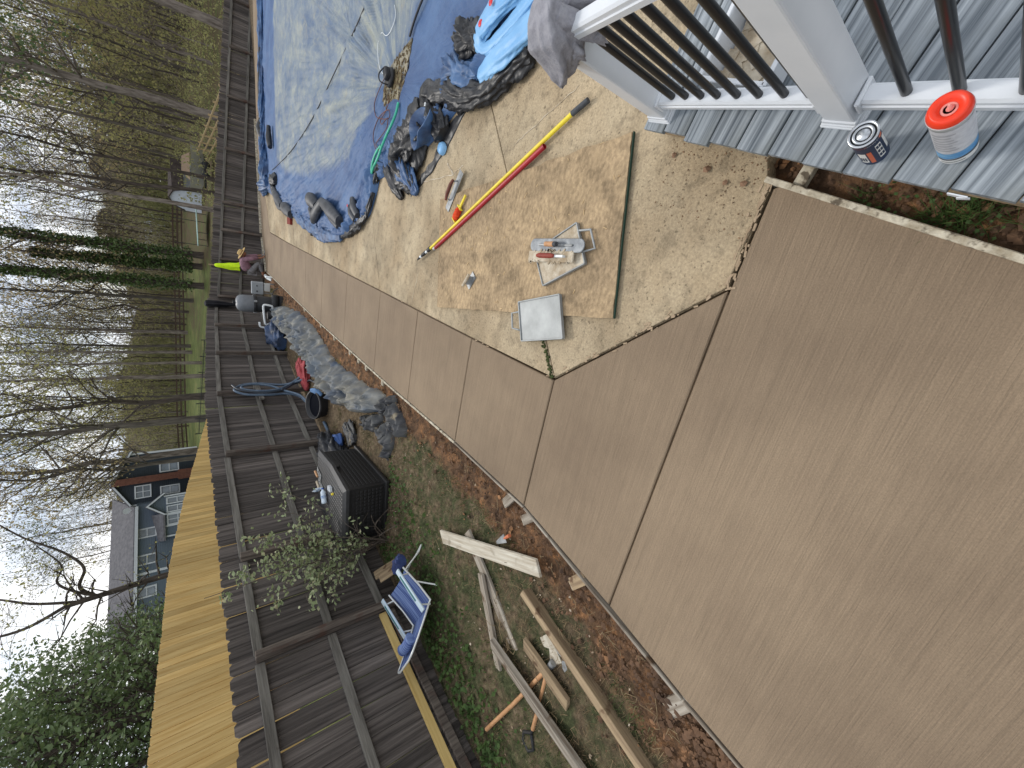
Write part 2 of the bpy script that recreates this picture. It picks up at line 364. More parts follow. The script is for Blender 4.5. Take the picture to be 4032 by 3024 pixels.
rough = np.array([fbm(a, b_, 0, 3.0, 5) for a, b_ in zip(xx, yy)]); lump = np.array([abs(fbm(a, b_, 9, 9.0, 4)) for a, b_ in zip(xx, yy)])
edge = np.where(xx < -1, sstep(0.0, .12, dslab), 1)
GZ[fine] += (.018 * rough + np.clip(dirtv, 0, 1) * (.055 * lump - .035) + np.where(xx > 0, .03 * lump, 0)) * edge - np.where(xx < -1, (1 - edge) * .02, 0)
v = np.stack([GX, GY, GZ], -1).reshape(-1, 3); nx, ny = len(gx), len(gy)
ii = (np.arange(ny - 1)[:, None] * nx + np.arange(nx - 1)[None, :]).ravel()
me = np_mesh('ground', v, np.stack([ii, ii + 1, ii + nx + 1, ii + nx], 1), GROUND, True)
DIRT = np.zeros_like(GX); DIRT[fine] = np.clip(dirtv, 0, 1.2)
DIRT = np.where((GX > .2) & (GX < 1.2) & (GY < 1.3), .75, DIRT)
green = .36 + .16 * sstep(5.5, 3.2, GY) - .16 * sstep(5.5, 9, GY)
outm = np.maximum(sstep(0, .6, lfx(GY) - .1 - GX), sstep(-.3, .5, GY - ffy(GX)))
azg = np.degrees(np.arctan2(GX, GY)); rg = np.hypot(GX, GY)
lawn = np.where(azg < -8, .55, .28) + .2 * sstep(-14, -22, azg) - .25 * sstep(80, 110, rg)
attr(me, 'dirt', DIRT.ravel()); attr(me, 'green', green.ravel()); attr(me, 'outside', outm.ravel()); attr(me, 'lawn', lawn.ravel())
struct('ground', me, GROUND)

# ---------------------------------------------------------------- new concrete
slab = struct('new_concrete_walk', B(), NEWC); slab.data = bpy.data.meshes.new('slab_bed')
bb = B()
ys = [-2, .02, .36, .957, 1.91, 3.1, 5.04, 9.3, 17.4]
bb.prism([(float(xe(y)) + .02, y) for y in ys] + [(-.96, 16.6), (-.84, 3.1), (-.83, 1.9), (.03, .9), (.49, .87), (-.3, -1.8)], -.12, -.022)
slab.data = bb.mesh('slab_bed', NEWC)
def panel(poly, parent, m, name='slab_panel', gap=.005, bev=.006):
    b = B(); n = len(poly)
    if sum(poly[i][0] * poly[(i + 1) % n][1] - poly[(i + 1) % n][0] * poly[i][1] for i in range(n)) < 0: poly = poly[::-1]
    b.prism(inset_poly(poly, gap), -.11, 0, inset=bev, drop=bev); return part(name, b, m, parent)
jy = [1.92, 3.10, 4.34, 5.62, 7.27, 9.01, 10.68, 12.28, 14.3, 16.65]
for a, c in zip(jy[:-1], jy[1:]):
    pts = [(float(xi(a)), a), (float(xi(c)), c), (float(xe(c)), c)]
    for k in (9.3, 5.04):
        if a < k < c: pts.append((float(xe(k)), k))
    pts.append((float(xe(a)), a)); panel(pts, slab, NEWC)
panel([(-.82, 1.92), (.043, .916), (-2.07, .95), (-1.95, 1.92)], slab, NEWC, gap=.006)
panel([(.043, .916), (.50, .89), (.515, .86), (-.26, -1.9), (-2.41, -1.9), (-2.21, .02), (-2.17, .36), (-2.07, .95)], slab, NEWC, gap=.006)
panel([(-.943, 16.65), (.3, 17.9), (-1.2, 18.75), (-2.41, 17.5), (-2.4, 16.65)], slab, NEWC)
bk = [(.3, 17.9), (2.86, 18.7), (6.3, 19.25), (12, 20.2)]; bo = [(-1.2, 18.75), (3, 20.2), (7, 20.9), (12, 21.8)]
for i in range(3): panel([bk[i], bk[i + 1], bo[i + 1], bo[i]], slab, NEWC)

# ---------------------------------------------------------------- old concrete round the pool
old = struct('old_concrete_patio', B(), OLDC); bb = B()
outl = [(-.81, 1.925), (.043, .93), (.50, .905), (.62, .95), (3, .4), (13, .4), (13, 20.2), (6.3, 19.2), (2.86, 18.65), (.3, 17.85), (-.935, 16.62), (-.93, 12.28), (-.9, 9), (-.86, 5.6), (-.835, 3.1)]
bb.prism(outl, -.13, -.02); old.data = bb.mesh('patio_bed', OLDC)
polys = [outl]
for p, q in (((-.83, 5.66), (.14, 6.24)), ((.62, 2.99), (1.27, 3.48)), ((-.91, 9.01), (-.34, 9.05)), ((-.92, 12.25), (-.17, 12.31)), ((6.5, 0), (6.6, 20))):
    nxt = []
    for pl in polys:
        for s_ in (1, -1):
            c = clip(pl, p, q, s_)
            if len(c) > 2: nxt.append(c)
    polys = nxt
for pl in polys: panel(pl, old, OLDC, 'concrete_panel', gap=.004, bev=.004)
# ragged mortar lip along the old edge and light surface cracks
cb = B(); random.seed(3)
def crack(pts, wd, seed):
    random.seed(seed); P = []
    for a, c in zip(pts[:-1], pts[1:]):
        n = 14
        for i in range(n): P.append((a[0] + (c[0] - a[0]) * i / n + random.uniform(-.006, .006), a[1] + (c[1] - a[1]) * i / n + random.uniform(-.006, .006)))
    for a, c in zip(P[:-1], P[1:]):
        dx, dy = c[0] - a[0], c[1] - a[1]; l = math.hypot(dx, dy) + 1e-9; nx_, ny_ = -dy / l * wd, dx / l * wd
        cb.add([(a[0] - nx_, a[1] - ny_, .004), (c[0] - nx_, c[1] - ny_, .004), (c[0] + nx_, c[1] + ny_, .004), (a[0] + nx_, a[1] + ny_, .004)], [(0, 1, 2, 3)])
crack([(-.42, 4.44), (-.81, 4.54)], .003, 1); crack([(1.12, 2.32), (.86, 2.86), (.80, 2.95)], .0025, 2); crack([(.55, 4.6), (.62, 3.9), (.7, 3.72)], .004, 5); crack([(.72, 4.05), (.62, 3.9)], .009, 6)
part('filled_crack', cb, MORT, old)
mb = B(); random.seed(9)
for i in range(170):
    k = random.random() ** .8; x, y = -.82 + .5 * k + random.gauss(0, .01), 1.93 + .28 * k * 1.34 + random.gauss(0, .007)
    r = random.uniform(.006, .013); mb.box((x, y, .004), (r, r * 1.5, r * 1.1), random.random() * 3)
mo = struct('moss', mb, mat('moss_green', lin(66, 76, 36), lin(44, 50, 26), rough=1, scale=60), old, 'stuff')
# edge crumbs of new mortar along the joint between old and new concrete
kb = B()
for (a, c) in (((-.82, 1.92), (.043, .916)), ((.043, .916), (.50, .89)), ((-.93, 12), (-.82, 1.92))):
    for i in range(46):
        k = random.random(); kb.box((a[0] + (c[0] - a[0]) * k + random.gauss(.012, .014), a[1] + (c[1] - a[1]) * k + random.gauss(.01, .014), .001), (random.uniform(.008, .045), random.uniform(.004, .011), random.uniform(.003, .008)), math.atan2(c[1] - a[1], c[0] - a[0]) + random.gauss(0, .2))
struct('mortar_crumbs', kb, mat('mortar_lip', lin(172, 152, 126), lin(140, 120, 96), rough=.95, scale=20), old, 'stuff')
# ---------------------------------------------------------------- fences
def picket_mesh(name, h, wd, m, ear=.03, th=.016):
    b = B(); w2 = wd / 2
    pr = [(-w2, 0), (w2, 0), (w2, h - ear), (w2 - ear, h), (-w2 + ear, h), (-w2, h - ear)]
    n = len(pr)
    b.add([(0, y, z) for y, z in pr] + [(th, y, z) for y, z in pr], [tuple(range(n))[::-1], tuple(range(n, 2 * n))] + [(i, (i + 1) % n, n + (i + 1) % n, n + i) for i in range(n)])
    return b.mesh(name, m)
def place(name, me, parent, loc, rot):
    o = bpy.data.objects.new(name, me); o.location = loc; o.rotation_euler = rot; return link(o, parent)
def bar(name, a, c, w_, h_, m, parent, cache={}):
    """straight square timber from a to c (length along local Y)"""
    a, c = Vector(a), Vector(c); l = (c - a).length; key = (name, round(l, 3), w_, h_, m.name)
    if key not in cache:
        b = B(); b.rbox((0, l / 2, 0), (w_, l, h_), bev=.004, seg=1); cache[key] = b.mesh(name, m)
    dv = (c - a).normalized()
    return place(name, cache[key], parent, a, (math.asin(dv.z), 0, -math.atan2(dv.x, dv.y)))
random.seed(11)
LF = thing('wooden_fence', 'dark weathered board fence with dog-eared pickets along the left of the yard', 'fence', (0, 0, 0))
lf_top = lambda y: float(np.interp(y, [1, 2.6, 4.65, 9.8, 11.5, 14.7, 17, 19], [1.95, 1.97, 2.0, 2.05, 2.0, 1.92, 1.83, 1.76]))
ang = -math.atan(.055)
pm = picket_mesh('picket', 1.86, .1385, FENCE)
y = .3
while y < 18.15:
    o = place('picket', pm, LF, (lfx(y) - .02 + random.uniform(-.005, .005), y, lf_top(y) - 1.86 + random.gauss(0, .006)), (0, random.gauss(0, .002), ang))
    o.rotation_euler[0] = random.gauss(0, .004); y += .1425 + random.choice([0, 0, .001, .003, .005])
py = [.95, 3.45, 4.89, 7.37, 9.80, 12.27, 14.70, 17.10]
pb = B(); pb.rbox((0, 0, .9), (.089, .089, 1.8), bev=.006, seg=1); pmesh = pb.mesh('post', POST)
for yy_ in py:
    x = lfx(yy_) + .095; place('post', pmesh, LF, (x, yy_, lf_top(yy_) - .22 - 1.8), (0, 0, ang))
rz = lambda y: [lf_top(y) - .255, lf_top(y) - .95, lf_top(y) - 1.57]
for a, c in zip(py[:-1], py[1:]):
    for k in range(3):
        if a == .95 and k == 2:
            bar('rail', (lfx(a) + .03, a + .05, rz(a)[2] + .02), (lfx(c) + .03, c - .05, rz(c)[2] + .03), .04, .085, YRAIL, LF)['label'] = 'new pale yellow lower rail'
            bar('rail', (lfx(a) + .055, a + .05, rz(a)[2] - .10), (lfx(c) + .055, c - .05, rz(c)[2] - .07), .04, .085, POST, LF); continue
        bar('rail', (lfx(a) + .03, a + .05, rz(a)[k] + random.gauss(0, .006)), (lfx(c) + .03, c - .05, rz(c)[k] + random.gauss(0, .006)), .04, .088, RAIL, LF)
bar('block', (lfx(9.5) + .16, 9.25, 1.06), (lfx(10) + .16, 10.05, 1.09), .04, .088, RAIL, LF)

FF = thing('wooden_fence', 'dark weathered board fence across the far end of the yard behind the pool', 'fence')
ff_top = lambda x: 1.38 - .098 * x
fa = math.atan2(.6, 1); fl = math.cos(fa)
pm2 = picket_mesh('picket', 1.84, .1385, FENCE); x = -3.70; i = 0
while x < 9.2:
    place('picket', pm2, FF, (x, ffy(x) + .02, ff_top(x) - 1.84 + random.gauss(0, .012)), (random.gauss(0, .003), random.gauss(0, .006), fa - PI / 2)); x += .144 * fl
fpx = [-3.62, -2.36, -1.33, -.35, 1.65, 3.68, 5.70, 7.72, 9.6]
pmesh2 = pb.mesh('post', POST)
for x in fpx: place('post', pmesh2, FF, (x + .05, ffy(x) - .075, ff_top(x) - .25 - 1.8), (0, 0, fa))
for a, c in zip(fpx[:-1], fpx[1:]):
    for dz in (.27, .93, 1.62): bar('rail', (a + .03, ffy(a) - .04, ff_top(a) - dz), (c + .03, ffy(c) - .04, ff_top(c) - dz), .04, .088, RAIL, FF)

YF = thing('wooden_fence', 'new honey-yellow pine board fence of the neighbour, standing behind the dark fence', 'fence')
pm3 = picket_mesh('picket', 1.95, .1345, YELW, ear=.02); y = 3.6
yf_top = lambda y: float(np.interp(y, [4, 5.2, 9.0, 10.1, 12.1, 16.1, 18], [2.99, 2.96, 2.87, 2.79, 2.6, 2.12, 1.9]))
while y < 17.6:
    place('picket', pm3, YF, (-8.02 + random.uniform(-.004, .004), y, yf_top(y) - 1.95 + random.gauss(0, .004)), (0, 0, random.gauss(0, .03))); y += .1405
for a in np.arange(3.6, 17.4, 2.3):
    for dz in (.3, 1.0, 1.7): bar('rail', (-8.06, a, yf_top(a) - dz), (-8.06, a + 2.3, yf_top(a + 2.3) - dz), .04, .088, YRAIL, YF)

# ---------------------------------------------------------------- formwork
def board(name, a, c, w_, h_, m, label, cat='board', group=None, roll=0):
    a, c = Vector(a), Vector(c); l = (c - a).length; b = B(); b.rbox((l / 2, 0, 0), (l, w_, h_), bev=min(.004, w_ * .2), seg=1)
    dv = (c - a).normalized(); o = single(name, b, m, label, cat, a, 0, group)
    o.rotation_euler = (Matrix.Rotation(math.atan2(dv.y, dv.x), 3, 'Z') @ Matrix.Rotation(-math.asin(dv.z), 3, 'Y') @ Matrix.Rotation(roll, 3, 'X')).to_euler()
    return o
fb = [-1.9, .36, 1.91, 3.1, 5.04, 9.3, 13.3, 17.5]
fl_ = ['thin dark form board along the new slab nearest the camera', 'thin dark form board beside the slab near the tan plank', 'thin form board beside the slab by the white plank', 'pale mortar-spattered form board beside the slab opposite the deck box', 'pale mortar-spattered form board beside the slab by the crumpled tarp', 'pale form board beside the slab along the middle of the walk', 'pale form board beside the far end of the walk near the pool filter']
for i, (a, c) in enumerate(zip(fb[:-1], fb[1:])):
    board('form_board', (float(xe(a)) - .017, a + .01, -.047), (float(xe(c)) - .017, c, -.047), .026 if i > 2 else .018, .105, CRUST if i > 2 else LUMB, fl_[i], 'form board', 'form boards along the slab')
board('form_board', (.535, .93, -.045), (-.25, -1.85, -.045), .026, .12, CRUST, 'long crusted white form board edging the slab beside the deck', 'form board')
board('form_board', (-2.42, 17.62, -.02), (-1.3, 18.85, -.02), .03, .12, CRUST, 'short form board at the far corner of the slab behind the kneeling man', 'form board')
board('form_board', (-1.15, 18.86, .0), (2.9, 20.3, .0), .03, .13, CRUST, 'long form board along the back edge of the slab under the far fence', 'form board')
def stake(x, y, rot, l, w_, label, m=LUMB, tilt=.12, z=-.02):
    t_ = thing('wooden_stake', label, 'stake', (x, y, z), 0, 'stakes holding the form boards')
    t_.rotation_euler = (0, tilt, rot)
    b = B(); b.rbox((l / 2, 0, -.012), (l, w_, .038), bev=.003, seg=1); part('stake_block', b, m, t_)
    e = B(); e.box((l + .001, 0, -.012), (.003, w_ - .004, .034)); part('sawn_end', e, SAWN, t_); return t_
stake(-1.975, 2.09, math.radians(146), .2, .085, 'grey stake block against the slab edge, farther of the pair by the white plank')
stake(-1.97, 1.80, math.radians(140), .2, .085, 'grey stake block against the slab edge by the end of the white board')
stake(-2.06, 1.19, math.radians(148), .21, .09, 'brown stake block with white sawn end beside the slab joint', LUMT)
stake(-2.17, .345, math.radians(160), .22, .1, 'grey stake block with white sawn end nearest the camera')
for (yy_, lb) in ((5.3, 'small pale stake at the slab edge by the torn tarp end'), (6.05, 'small pale stake at the slab edge beside the tarp roots'), (6.45, 'small pale stake pair member at the slab edge, nearer the red cloth'), (6.95, 'small pale stake at the slab edge opposite the tub'), (8.0, 'small pale stake at the slab edge opposite the hose'), (9.12, 'small pale stake at the slab edge opposite the blue heap'), (10.85, 'small pale stake at the slab edge nearest the pool filter')):
    stake(float(xe(yy_)) - .03, yy_, math.radians(170), .09, .07, lb, CRUST)
stake(.50, .80, math.radians(-10), .10, .05, 'pale stake block at the corner of the right form board by the deck', CRUST, tilt=.1)
# small brown board leaning behind chair and lumber on the ground
G0 = lambda x, y: float(gz(x, y))
board('plank', (-3.02, 2.90, .09), (-2.28, 1.56, .04), .15, .028, LUMW, 'wide white mortar-smeared plank lying crosswise on the other boards', 'plank', roll=.15)
board('plank', (-2.70, 2.55, .035), (-3.21, 1.57, .03), .11, .03, LUMB, 'narrow brown plank lying under the white plank', 'plank')
board('plank', (-2.89, 2.18, .07), (-3.55, 1.68, .06), .11, .035, LUMB, 'pale grey plank running from the white plank to the fence side', 'plank', roll=.2)
board('plank', (-2.60, 1.64, .02), (-2.83, .10, .02), .055, .13, LUMT, 'long tan plank on edge beside the dirt strip nearest the slab', 'plank', roll=-.25)
board('plank', (-3.01, 1.49, .05), (-3.03, .96, .05), .17, .035, LUMT, 'short brown plank between the tan plank and the grey beam', 'plank', roll=.3)
board('plank', (-3.30, 1.78, .12), (-3.27, .30, .1), .135, .05, LUMB, 'long light grey beam at the bottom left edge of the lumber', 'plank', roll=.3)
board('plank', (-2.80, 1.36, .0), (-2.90, 1.17, .0), .14, .02, LUMW, 'scrap of white-smeared board under the tan plank', 'plank')
sh = thing('shovel', 'shovel with wooden shaft and black D-grip lying under the grey beam', 'shovel')
b = B(); b.tube([(-4.12, 1.56, .16), (-3.6, 1.40, .09), (-3.0, 1.23, .03)], .018, 8); part('shaft', b, TANH, sh)
b = B(); b.tube([(-3.06, 1.24, .03), (-2.9, 1.2, .02)], [.024, .03], 8); b.box((-2.82, 1.18, .0), (.18, .2, .01), -.25); part('blade', b, METAL, sh)
sp = thing('spade', 'spade with short wooden shaft and black D-shaped grip on the grass', 'spade')
b = B(); b.tube([(-3.05, 1.22, .03), (-3.36, 1.18, .06), (-3.58, 1.16, .08)], .017, 8); part('shaft', b, TANH, sp)
b = B(); b.tube([(-3.56, 1.16, .08), (-3.62, 1.16, .085), (-3.70, 1.225, .09), (-3.78, 1.21, .09), (-3.80, 1.13, .09), (-3.72, 1.09, .09), (-3.63, 1.155, .085)], .014, 8); part('grip', b, BLKP, sp)
tw = thing('pointing_trowel', 'small trowel with orange handle lying behind the white plank', 'trowel', (-2.36, 2.02, .02), 2.5)
b = B(); b.prism([(0, -.04), (.16, -.012), (.16, .012), (0, .04)], .0, .004); part('blade', b, METAL, tw)
b = B(); b.tube([(-.01, 0, .02), (-.06, 0, .03), (-.12, 0, .03)], [.008, .014, .016], 8); part('handle', b, mat('orange_handle', lin(196, 112, 76), rough=.6), tw)
for (x, y, r_, lb) in ((-4.12, 3.78, .25, 'short brown board leaning on the fence behind the beach chair'), (-4.02, 3.62, .35, 'second short brown board leaning behind the beach chair')):
    board('leaning_board', (x, y, .14), (x - .14, y + .02, .42), .14, .02, LUMT, lb, 'board', roll=r_)

# ---------------------------------------------------------------- deck
DK = thing('deck', 'low deck of streaked grey composite boards at the lower right', 'deck', (.728, 1.53, .2), math.radians(-13.0))
db = B(); n = 12; Ld = 2.6; wd = .1385
pr = [(-wd / 2, 0), (wd / 2, 0), (wd / 2, .009), (wd / 2 - .006, .009), (wd / 2 - .006, .014), (wd / 2, .014), (wd / 2, .022), (wd / 2 - .003, .025), (-wd / 2 + .003, .025), (-wd / 2, .022)]
m_ = len(pr)
db.add([(0, a, c - .025) for a, c in pr] + [(Ld, a, c - .025) for a, c in pr], [tuple(range(m_)), tuple(range(m_, 2 * m_))[::-1]] + [(i, m_ + i, m_ + (i + 1) % m_, (i + 1) % m_) for i in range(m_)])
dme = db.mesh('deck_board', DECKM); random.seed(5)
yb = 0.
for i in range(13):
    o = place('deck_board', dme, DK, (random.uniform(-.012, .012), yb - .06, random.uniform(-.0015, .0015)), (0, 0, math.radians(random.uniform(-.25, .25) - 1))); sc_ = .90 + .022 * i; o.scale = (1, sc_, 1); yb -= .1385 * (sc_ + .011) + .005
b = B(); b.rbox((.05, -1.0, -.098), (.038, 2.0, .135), bev=.003, seg=1); part('rim_joist', b, LUMT, DK)
for k in (.5, 1.0, 1.5, 2.0): b = B(); b.box((k, -1.0, -.095), (.038, 2.0, .13)); part('joist', b, LUMT, DK)
for k in (-.55, -1.15): b = B(); b.box((.1, k, -.15), (.09, .16, .25)); part('footing_block', b, LUMT, DK)
b = B(); b.box((-.004, -1.30, -.012), (.004, .05, .022)); b.box((-.006, -1.315, -.022), (.003, .03, .02), .2); part('torn_sticker', b, WHITE, DK, 'torn white sticker on the board end')

RL = thing('deck_railing', 'white vinyl deck railing with round black balusters', 'railing')
ra = math.atan(.1277); rcx = lambda y: .803 + (y - 1.37) * .1277
dirv = Vector((-math.sin(ra), -math.cos(ra), 0))
def rail_seg(y0, y1, z, wd_, h_, name, zb_=None):
    b = B(); a = Vector((rcx(y0), y0, z)); c = Vector((rcx(y1), y1, z if zb_ is None else zb_)); l = (c - a).length
    pr = [(-wd_ / 2, 0), (wd_ / 2, 0), (wd_ / 2, h_ * .45), (wd_ / 2 - .005, h_ * .5), (wd_ / 2 - .005, h_ - .008), (wd_ / 2 - .013, h_), (-wd_ / 2 + .013, h_), (-wd_ / 2 + .005, h_ - .008), (-wd_ / 2 + .005, h_ * .5), (-wd_ / 2, h_ * .45)]
    n = len(pr); R = Matrix.Rotation(-ra, 3, 'Z')
    vs = [a + R @ Vector((p, 0, q - h_)) for p, q in pr] + [c + R @ Vector((p, 0, q - h_)) for p, q in pr]
    b.add(vs, [tuple(range(n))[::-1], tuple(range(n, 2 * n))] + [(i, (i + 1) % n, n + (i + 1) % n, n + i) for i in range(n)]); return part(name, b, WHITE, RL)
rail_seg(1.375, .70, .335, .068, .045, 'bottom_rail'); rail_seg(.575, -.6, .335, .068, .045, 'bottom_rail')
rail_seg(1.375, .70, .965, .064, .05, 'top_rail', 1.145); rail_seg(.575, -.6, 1.18, .064, .05, 'top_rail', 1.35)
for y in (1.375, .70, .575):
    b = B(); b.rbox((rcx(y), y, .312), (.085, .014, .07), -ra, bev=.004, seg=1); part('rail_bracket', b, WHITE, RL)
bm_ = B(); bm_.tube([(0, 0, 0), (0, 0, .60)], .0142, 14); bme = bm_.mesh('baluster', BLACK)
for y in (1.305, 1.235, 1.160, 1.085, 1.000, .914, .82, .735, .465, .345, .215, .09): place('baluster', bme, RL, (rcx(y), y, .333), (0, 0, 0)).scale = (1, 1, (.605 + .267 * (1.37 - y)) / .6)
for (y, zt) in ((1.43, 1.045), (.638, 1.35)):
    R = -ra - .06
    b = B(); b.rbox((rcx(y), y, (.2 + zt) / 2), (.104, .104, zt - .2), R, bev=.007, seg=2); p_ = part('post', b, WHITE, RL)
    b = B()
    for s_, z_, h_ in ((.130, .205, .014), (.122, .217, .012), (.114, .232, .02)): b.rbox((rcx(y), y, z_), (s_, s_, h_), R, bev=.003, seg=1)
    part('post_skirt', b, WHITE, p_)
# ---------------------------------------------------------------- cans and pan on the deck
def place_thing(t_, x, y, z, rz=0): t_.location = (x, y, z); t_.rotation_euler = (0, 0, rz)
CHR = mat('tinplate', lin(200, 204, 208), lin(170, 174, 178), rough=.28, metal=.85, scale=4)
NAVY = mat('navy_label', lin(24, 38, 66), lin(30, 46, 78), rough=.4, scale=5); LBW = mat('label_white', lin(226, 226, 222), rough=.5); LBO = mat('label_orange', lin(206, 104, 70), rough=.5)
c1 = thing('cement_can', 'small navy blue metal can with silver lid and orange lettering by the post', 'can', (.562, .515, .2), math.radians(-45))
r = .0375; h = .180
b = B(); b.lathe([(r, 0), (r, h)], 32); part('label_band', b, NAVY, c1)
b = B(); b.lathe([(0, h - .004), (r - .006, h - .004), (r - .004, h + .004), (r + .002, h + .004), (r + .0025, h)], 32); b.lathe([(0, h + .003), (r * .40, h + .003), (r * .44, h + .001), (r * .52, h - .002), (r * .62, h + .004), (r * .74, h + .002), (r * .80, h - .003)], 32); part('lid', b, CHR, c1)
zk = 180 / 112.
for a0, a1, z0, z1, m__ in ((-2.75, -2.2, .018, .07, LBW), (-2.1, -1.8, .012, .072, LBO), (-1.45, -1.0, .02, .085, LBW), (-.7, -.35, .03, .09, LBW), (-.9, -.5, .095, .106, LBO)):
    b = B(); b.cylpatch(r + .0006, a0, a1, z0 * zk, z1 * zk); part('label_print', b, m__, c1)
for i in range(3):
    for j in range(2):
        b = B(); b.cylpatch(r + .0012, -1.42 + j * .21, -1.25 + j * .21, .043 + i * .032, .064 + i * .032); part('label_print', b, NAVY, c1)
for i in range(3): b = B(); b.cylpatch(r + .0012, -2.7 + .16 * i, -2.6 + .16 * i, .042, .075); part('label_print', b, NAVY, c1)
def can_text(txt, rr, a_c, z, size, m, parent, zrot=0):
    cu = bpy.data.curves.new('txt', 'FONT'); cu.body = txt; cu.size = size; cu.align_x = 'CENTER'; cu.extrude = .0002; cu.resolution_u = 2
    o = bpy.data.objects.new('tmp', cu); me = bpy.data.meshes.new_from_object(o); bpy.data.objects.remove(o)
    for v_ in me.vertices:
        a = a_c + v_.co.x / rr; zz = z + v_.co.y; v_.co = (rr * math.cos(a), rr * math.sin(a), zz)
    me.materials.clear(); me.materials.append(m); me.name = 'lettering'
    return part('lettering', me, m, parent)
can_text('FOCUS', r + .0012, -2.3, .160, .011, LBO, c1); can_text('COMPLETE', r + .0012, -1.4, .160, .010, LBW, c1)
c2 = thing('wipe_canister', 'tall white printed canister with a red-orange lid, right of the blue can', 'canister', (.560, .312, .2), math.radians(-79))
r = .0415; h = .305
SILV = mat('canister_print', lin(206, 208, 212), lin(188, 190, 196), rough=.45, scale=70, detail=4); CYAN = mat('canister_blue', lin(62, 130, 190), lin(120, 176, 214), rough=.45, scale=24)
b = B(); b.lathe([(r - .002, 0), (r, .003), (r, .05), (r, .05), (r, h - .012), (r + .003, h - .006), (r + .003, h)], 40); part('body', b, mat('clear_white', lin(196, 200, 200), rough=.35), c2)
b = B(); b.cylpatch(r + .0007, -2.9, .4, .100, h - .026, 24); part('label_sheet', b, SILV, c2)
b = B(); b.cylpatch(r + .0007, -2.6, .2, .052, .098, 24); part('label_sheet', b, CYAN, c2, 'blue picture strip at the foot of the label')
b = B(); b.cylpatch(r + .0007, -2.6, .2, .010, .040, 24); part('label_sheet', b, LBW, c2)
for k in range(7):
    b = B(); b.cylpatch(r + .0014, -2.5 + .02 * k, -1.2 - .12 * (k % 3), .125 + k * .020, .131 + k * .020, 14); part('label_print', b, mat('print_grey%d' % k, lin(168, 170, 176), rough=.6), c2)
b = B(); b.cylpatch(r + .0014, -2.3, -1.0, .022, .026, 12); part('label_print', b, BLACK, c2)
b = B(); b.cylpatch(r + .0014, -2.6, .2, .041, .0505, 24); part('label_print', b, BLACK, c2)
b = B(); b.lathe([(r + .0015, h + .001), (r + .002, h + .004), (r - .001, h + .018), (r - .006, h + .026), (r - .010, h + .027), (.021, h + .020), (.017, h + .012), (0, h + .010)], 40); part('lid', b, mat('red_lid', lin(235, 62, 34), rough=.35), c2)
b = B(); b.lathe([(.0165, h + .0125), (.0135, h + .0145), (.0110, h + .0125)], 24); b.tube([(0, 0, h + .008), (.003, .002, h + .018), (.0, .004, h + .027)], [.008, .007, .003], 8); part('wipe_tip', b, mat('pink_tip', lin(226, 150, 140), rough=.8), c2)
pn = thing('mixing_pan', 'white plastic pan crusted with dried mortar on the deck behind the railing', 'pan', (.945, 1.03, .2), math.radians(-14))
b = B(); b.rbox((0, 0, .004), (.24, .28, .008), bev=.003, seg=1)
for sx, sy, lx, ly in ((1, 0, .008, .29), (-1, 0, .008, .29), (0, 1, .25, .008), (0, -1, .25, .008)): b.rbox((sx * .124, sy * .144, .06), (lx, ly, .12), bev=.003, seg=1)
part('tub_wall', b, WHITE, pn)
b = B()
for sx, sy, lx, ly in ((1, 0, .02, .30), (-1, 0, .02, .30), (0, 1, .27, .02), (0, -1, .27, .02)): b.rbox((sx * .13, sy * .15, .122), (lx, ly, .008), bev=.003, seg=1)
for k in (-.07, 0, .07): b.box((k, .158, .1), (.006, .02, .04))
part('rim', b, WHITE, pn)
b = B()
for i in range(26): b.box((random.uniform(-.1, .1), random.uniform(-.12, .12), .015 + .006 * random.random()), (random.uniform(.02, .06), random.uniform(.02, .06), .012), random.random() * 3)
b.box((0, 0, .012), (.22, .26, .012)); part('dried_mortar', b, MORT, pn)
# ---------------------------------------------------------------- OSB sheet and masonry tools
ob = B(); random.seed(21)
corners = [(.79, 1.75), (-.26, 1.53), (-.70, 3.82), (.38, 4.06)]
pl = []
for i in range(4):
    a, c = corners[i], corners[(i + 1) % 4]; n = 26
    for k in range(n):
        f = k / n; jx = random.gauss(0, .006 if i == 3 else .002); pl.append((a[0] + (c[0] - a[0]) * f + jx, a[1] + (c[1] - a[1]) * f + random.gauss(0, .002)))
ob.prism(pl, .010, .030); osb = thing('osb_sheet', 'large muddy sheet of OSB lying on the old concrete under the tools', 'sheet')
part('sheet_panel', ob, OSBM, osb)
b = B()
for i in range(90):
    u, v_ = random.random(), random.random(); x = (.79 + (-.26 - .79) * u) * (1 - v_) + (.38 + (-.70 - .38) * u) * v_; y = (1.75 + (1.53 - 1.75) * u) * (1 - v_) + (4.06 + (3.82 - 4.06) * u) * v_
    b.box((x, y, .0305 + .003 * random.random()), (random.uniform(.01, .04), random.uniform(.002, .007), .003), random.random() * 3)
struct('wood_chips', b, mat('pale_chip', lin(214, 190, 146), lin(170, 140, 100), rough=.9, scale=9), osb, 'stuff')
b = B(); a, c = Vector((.795, 1.742, .019)), Vector((-.258, 1.522, .019)); b.box((a + c) / 2, ((c - a).length, .004, .017), math.atan2(c.y - a.y, c.x - a.x)); part('green_edge', b, mat('green_edge_paint', lin(34, 62, 50), rough=.8), osb, 'dark green painted edge')
ZS = .032
yp = thing('extension_pole', 'long yellow telescopic pole with grey grip lying across the OSB', 'pole')
b = B(); b.tube([(-.13, 4.13, .045), (.95, 2.285, .035)], .0155, 12); part('pole_tube', b, YEL, yp)
b = B(); b.tube([(.945, 2.293, .035), (1.008, 2.17, .032)], .019, 12); part('grip', b, DGREY, yp)
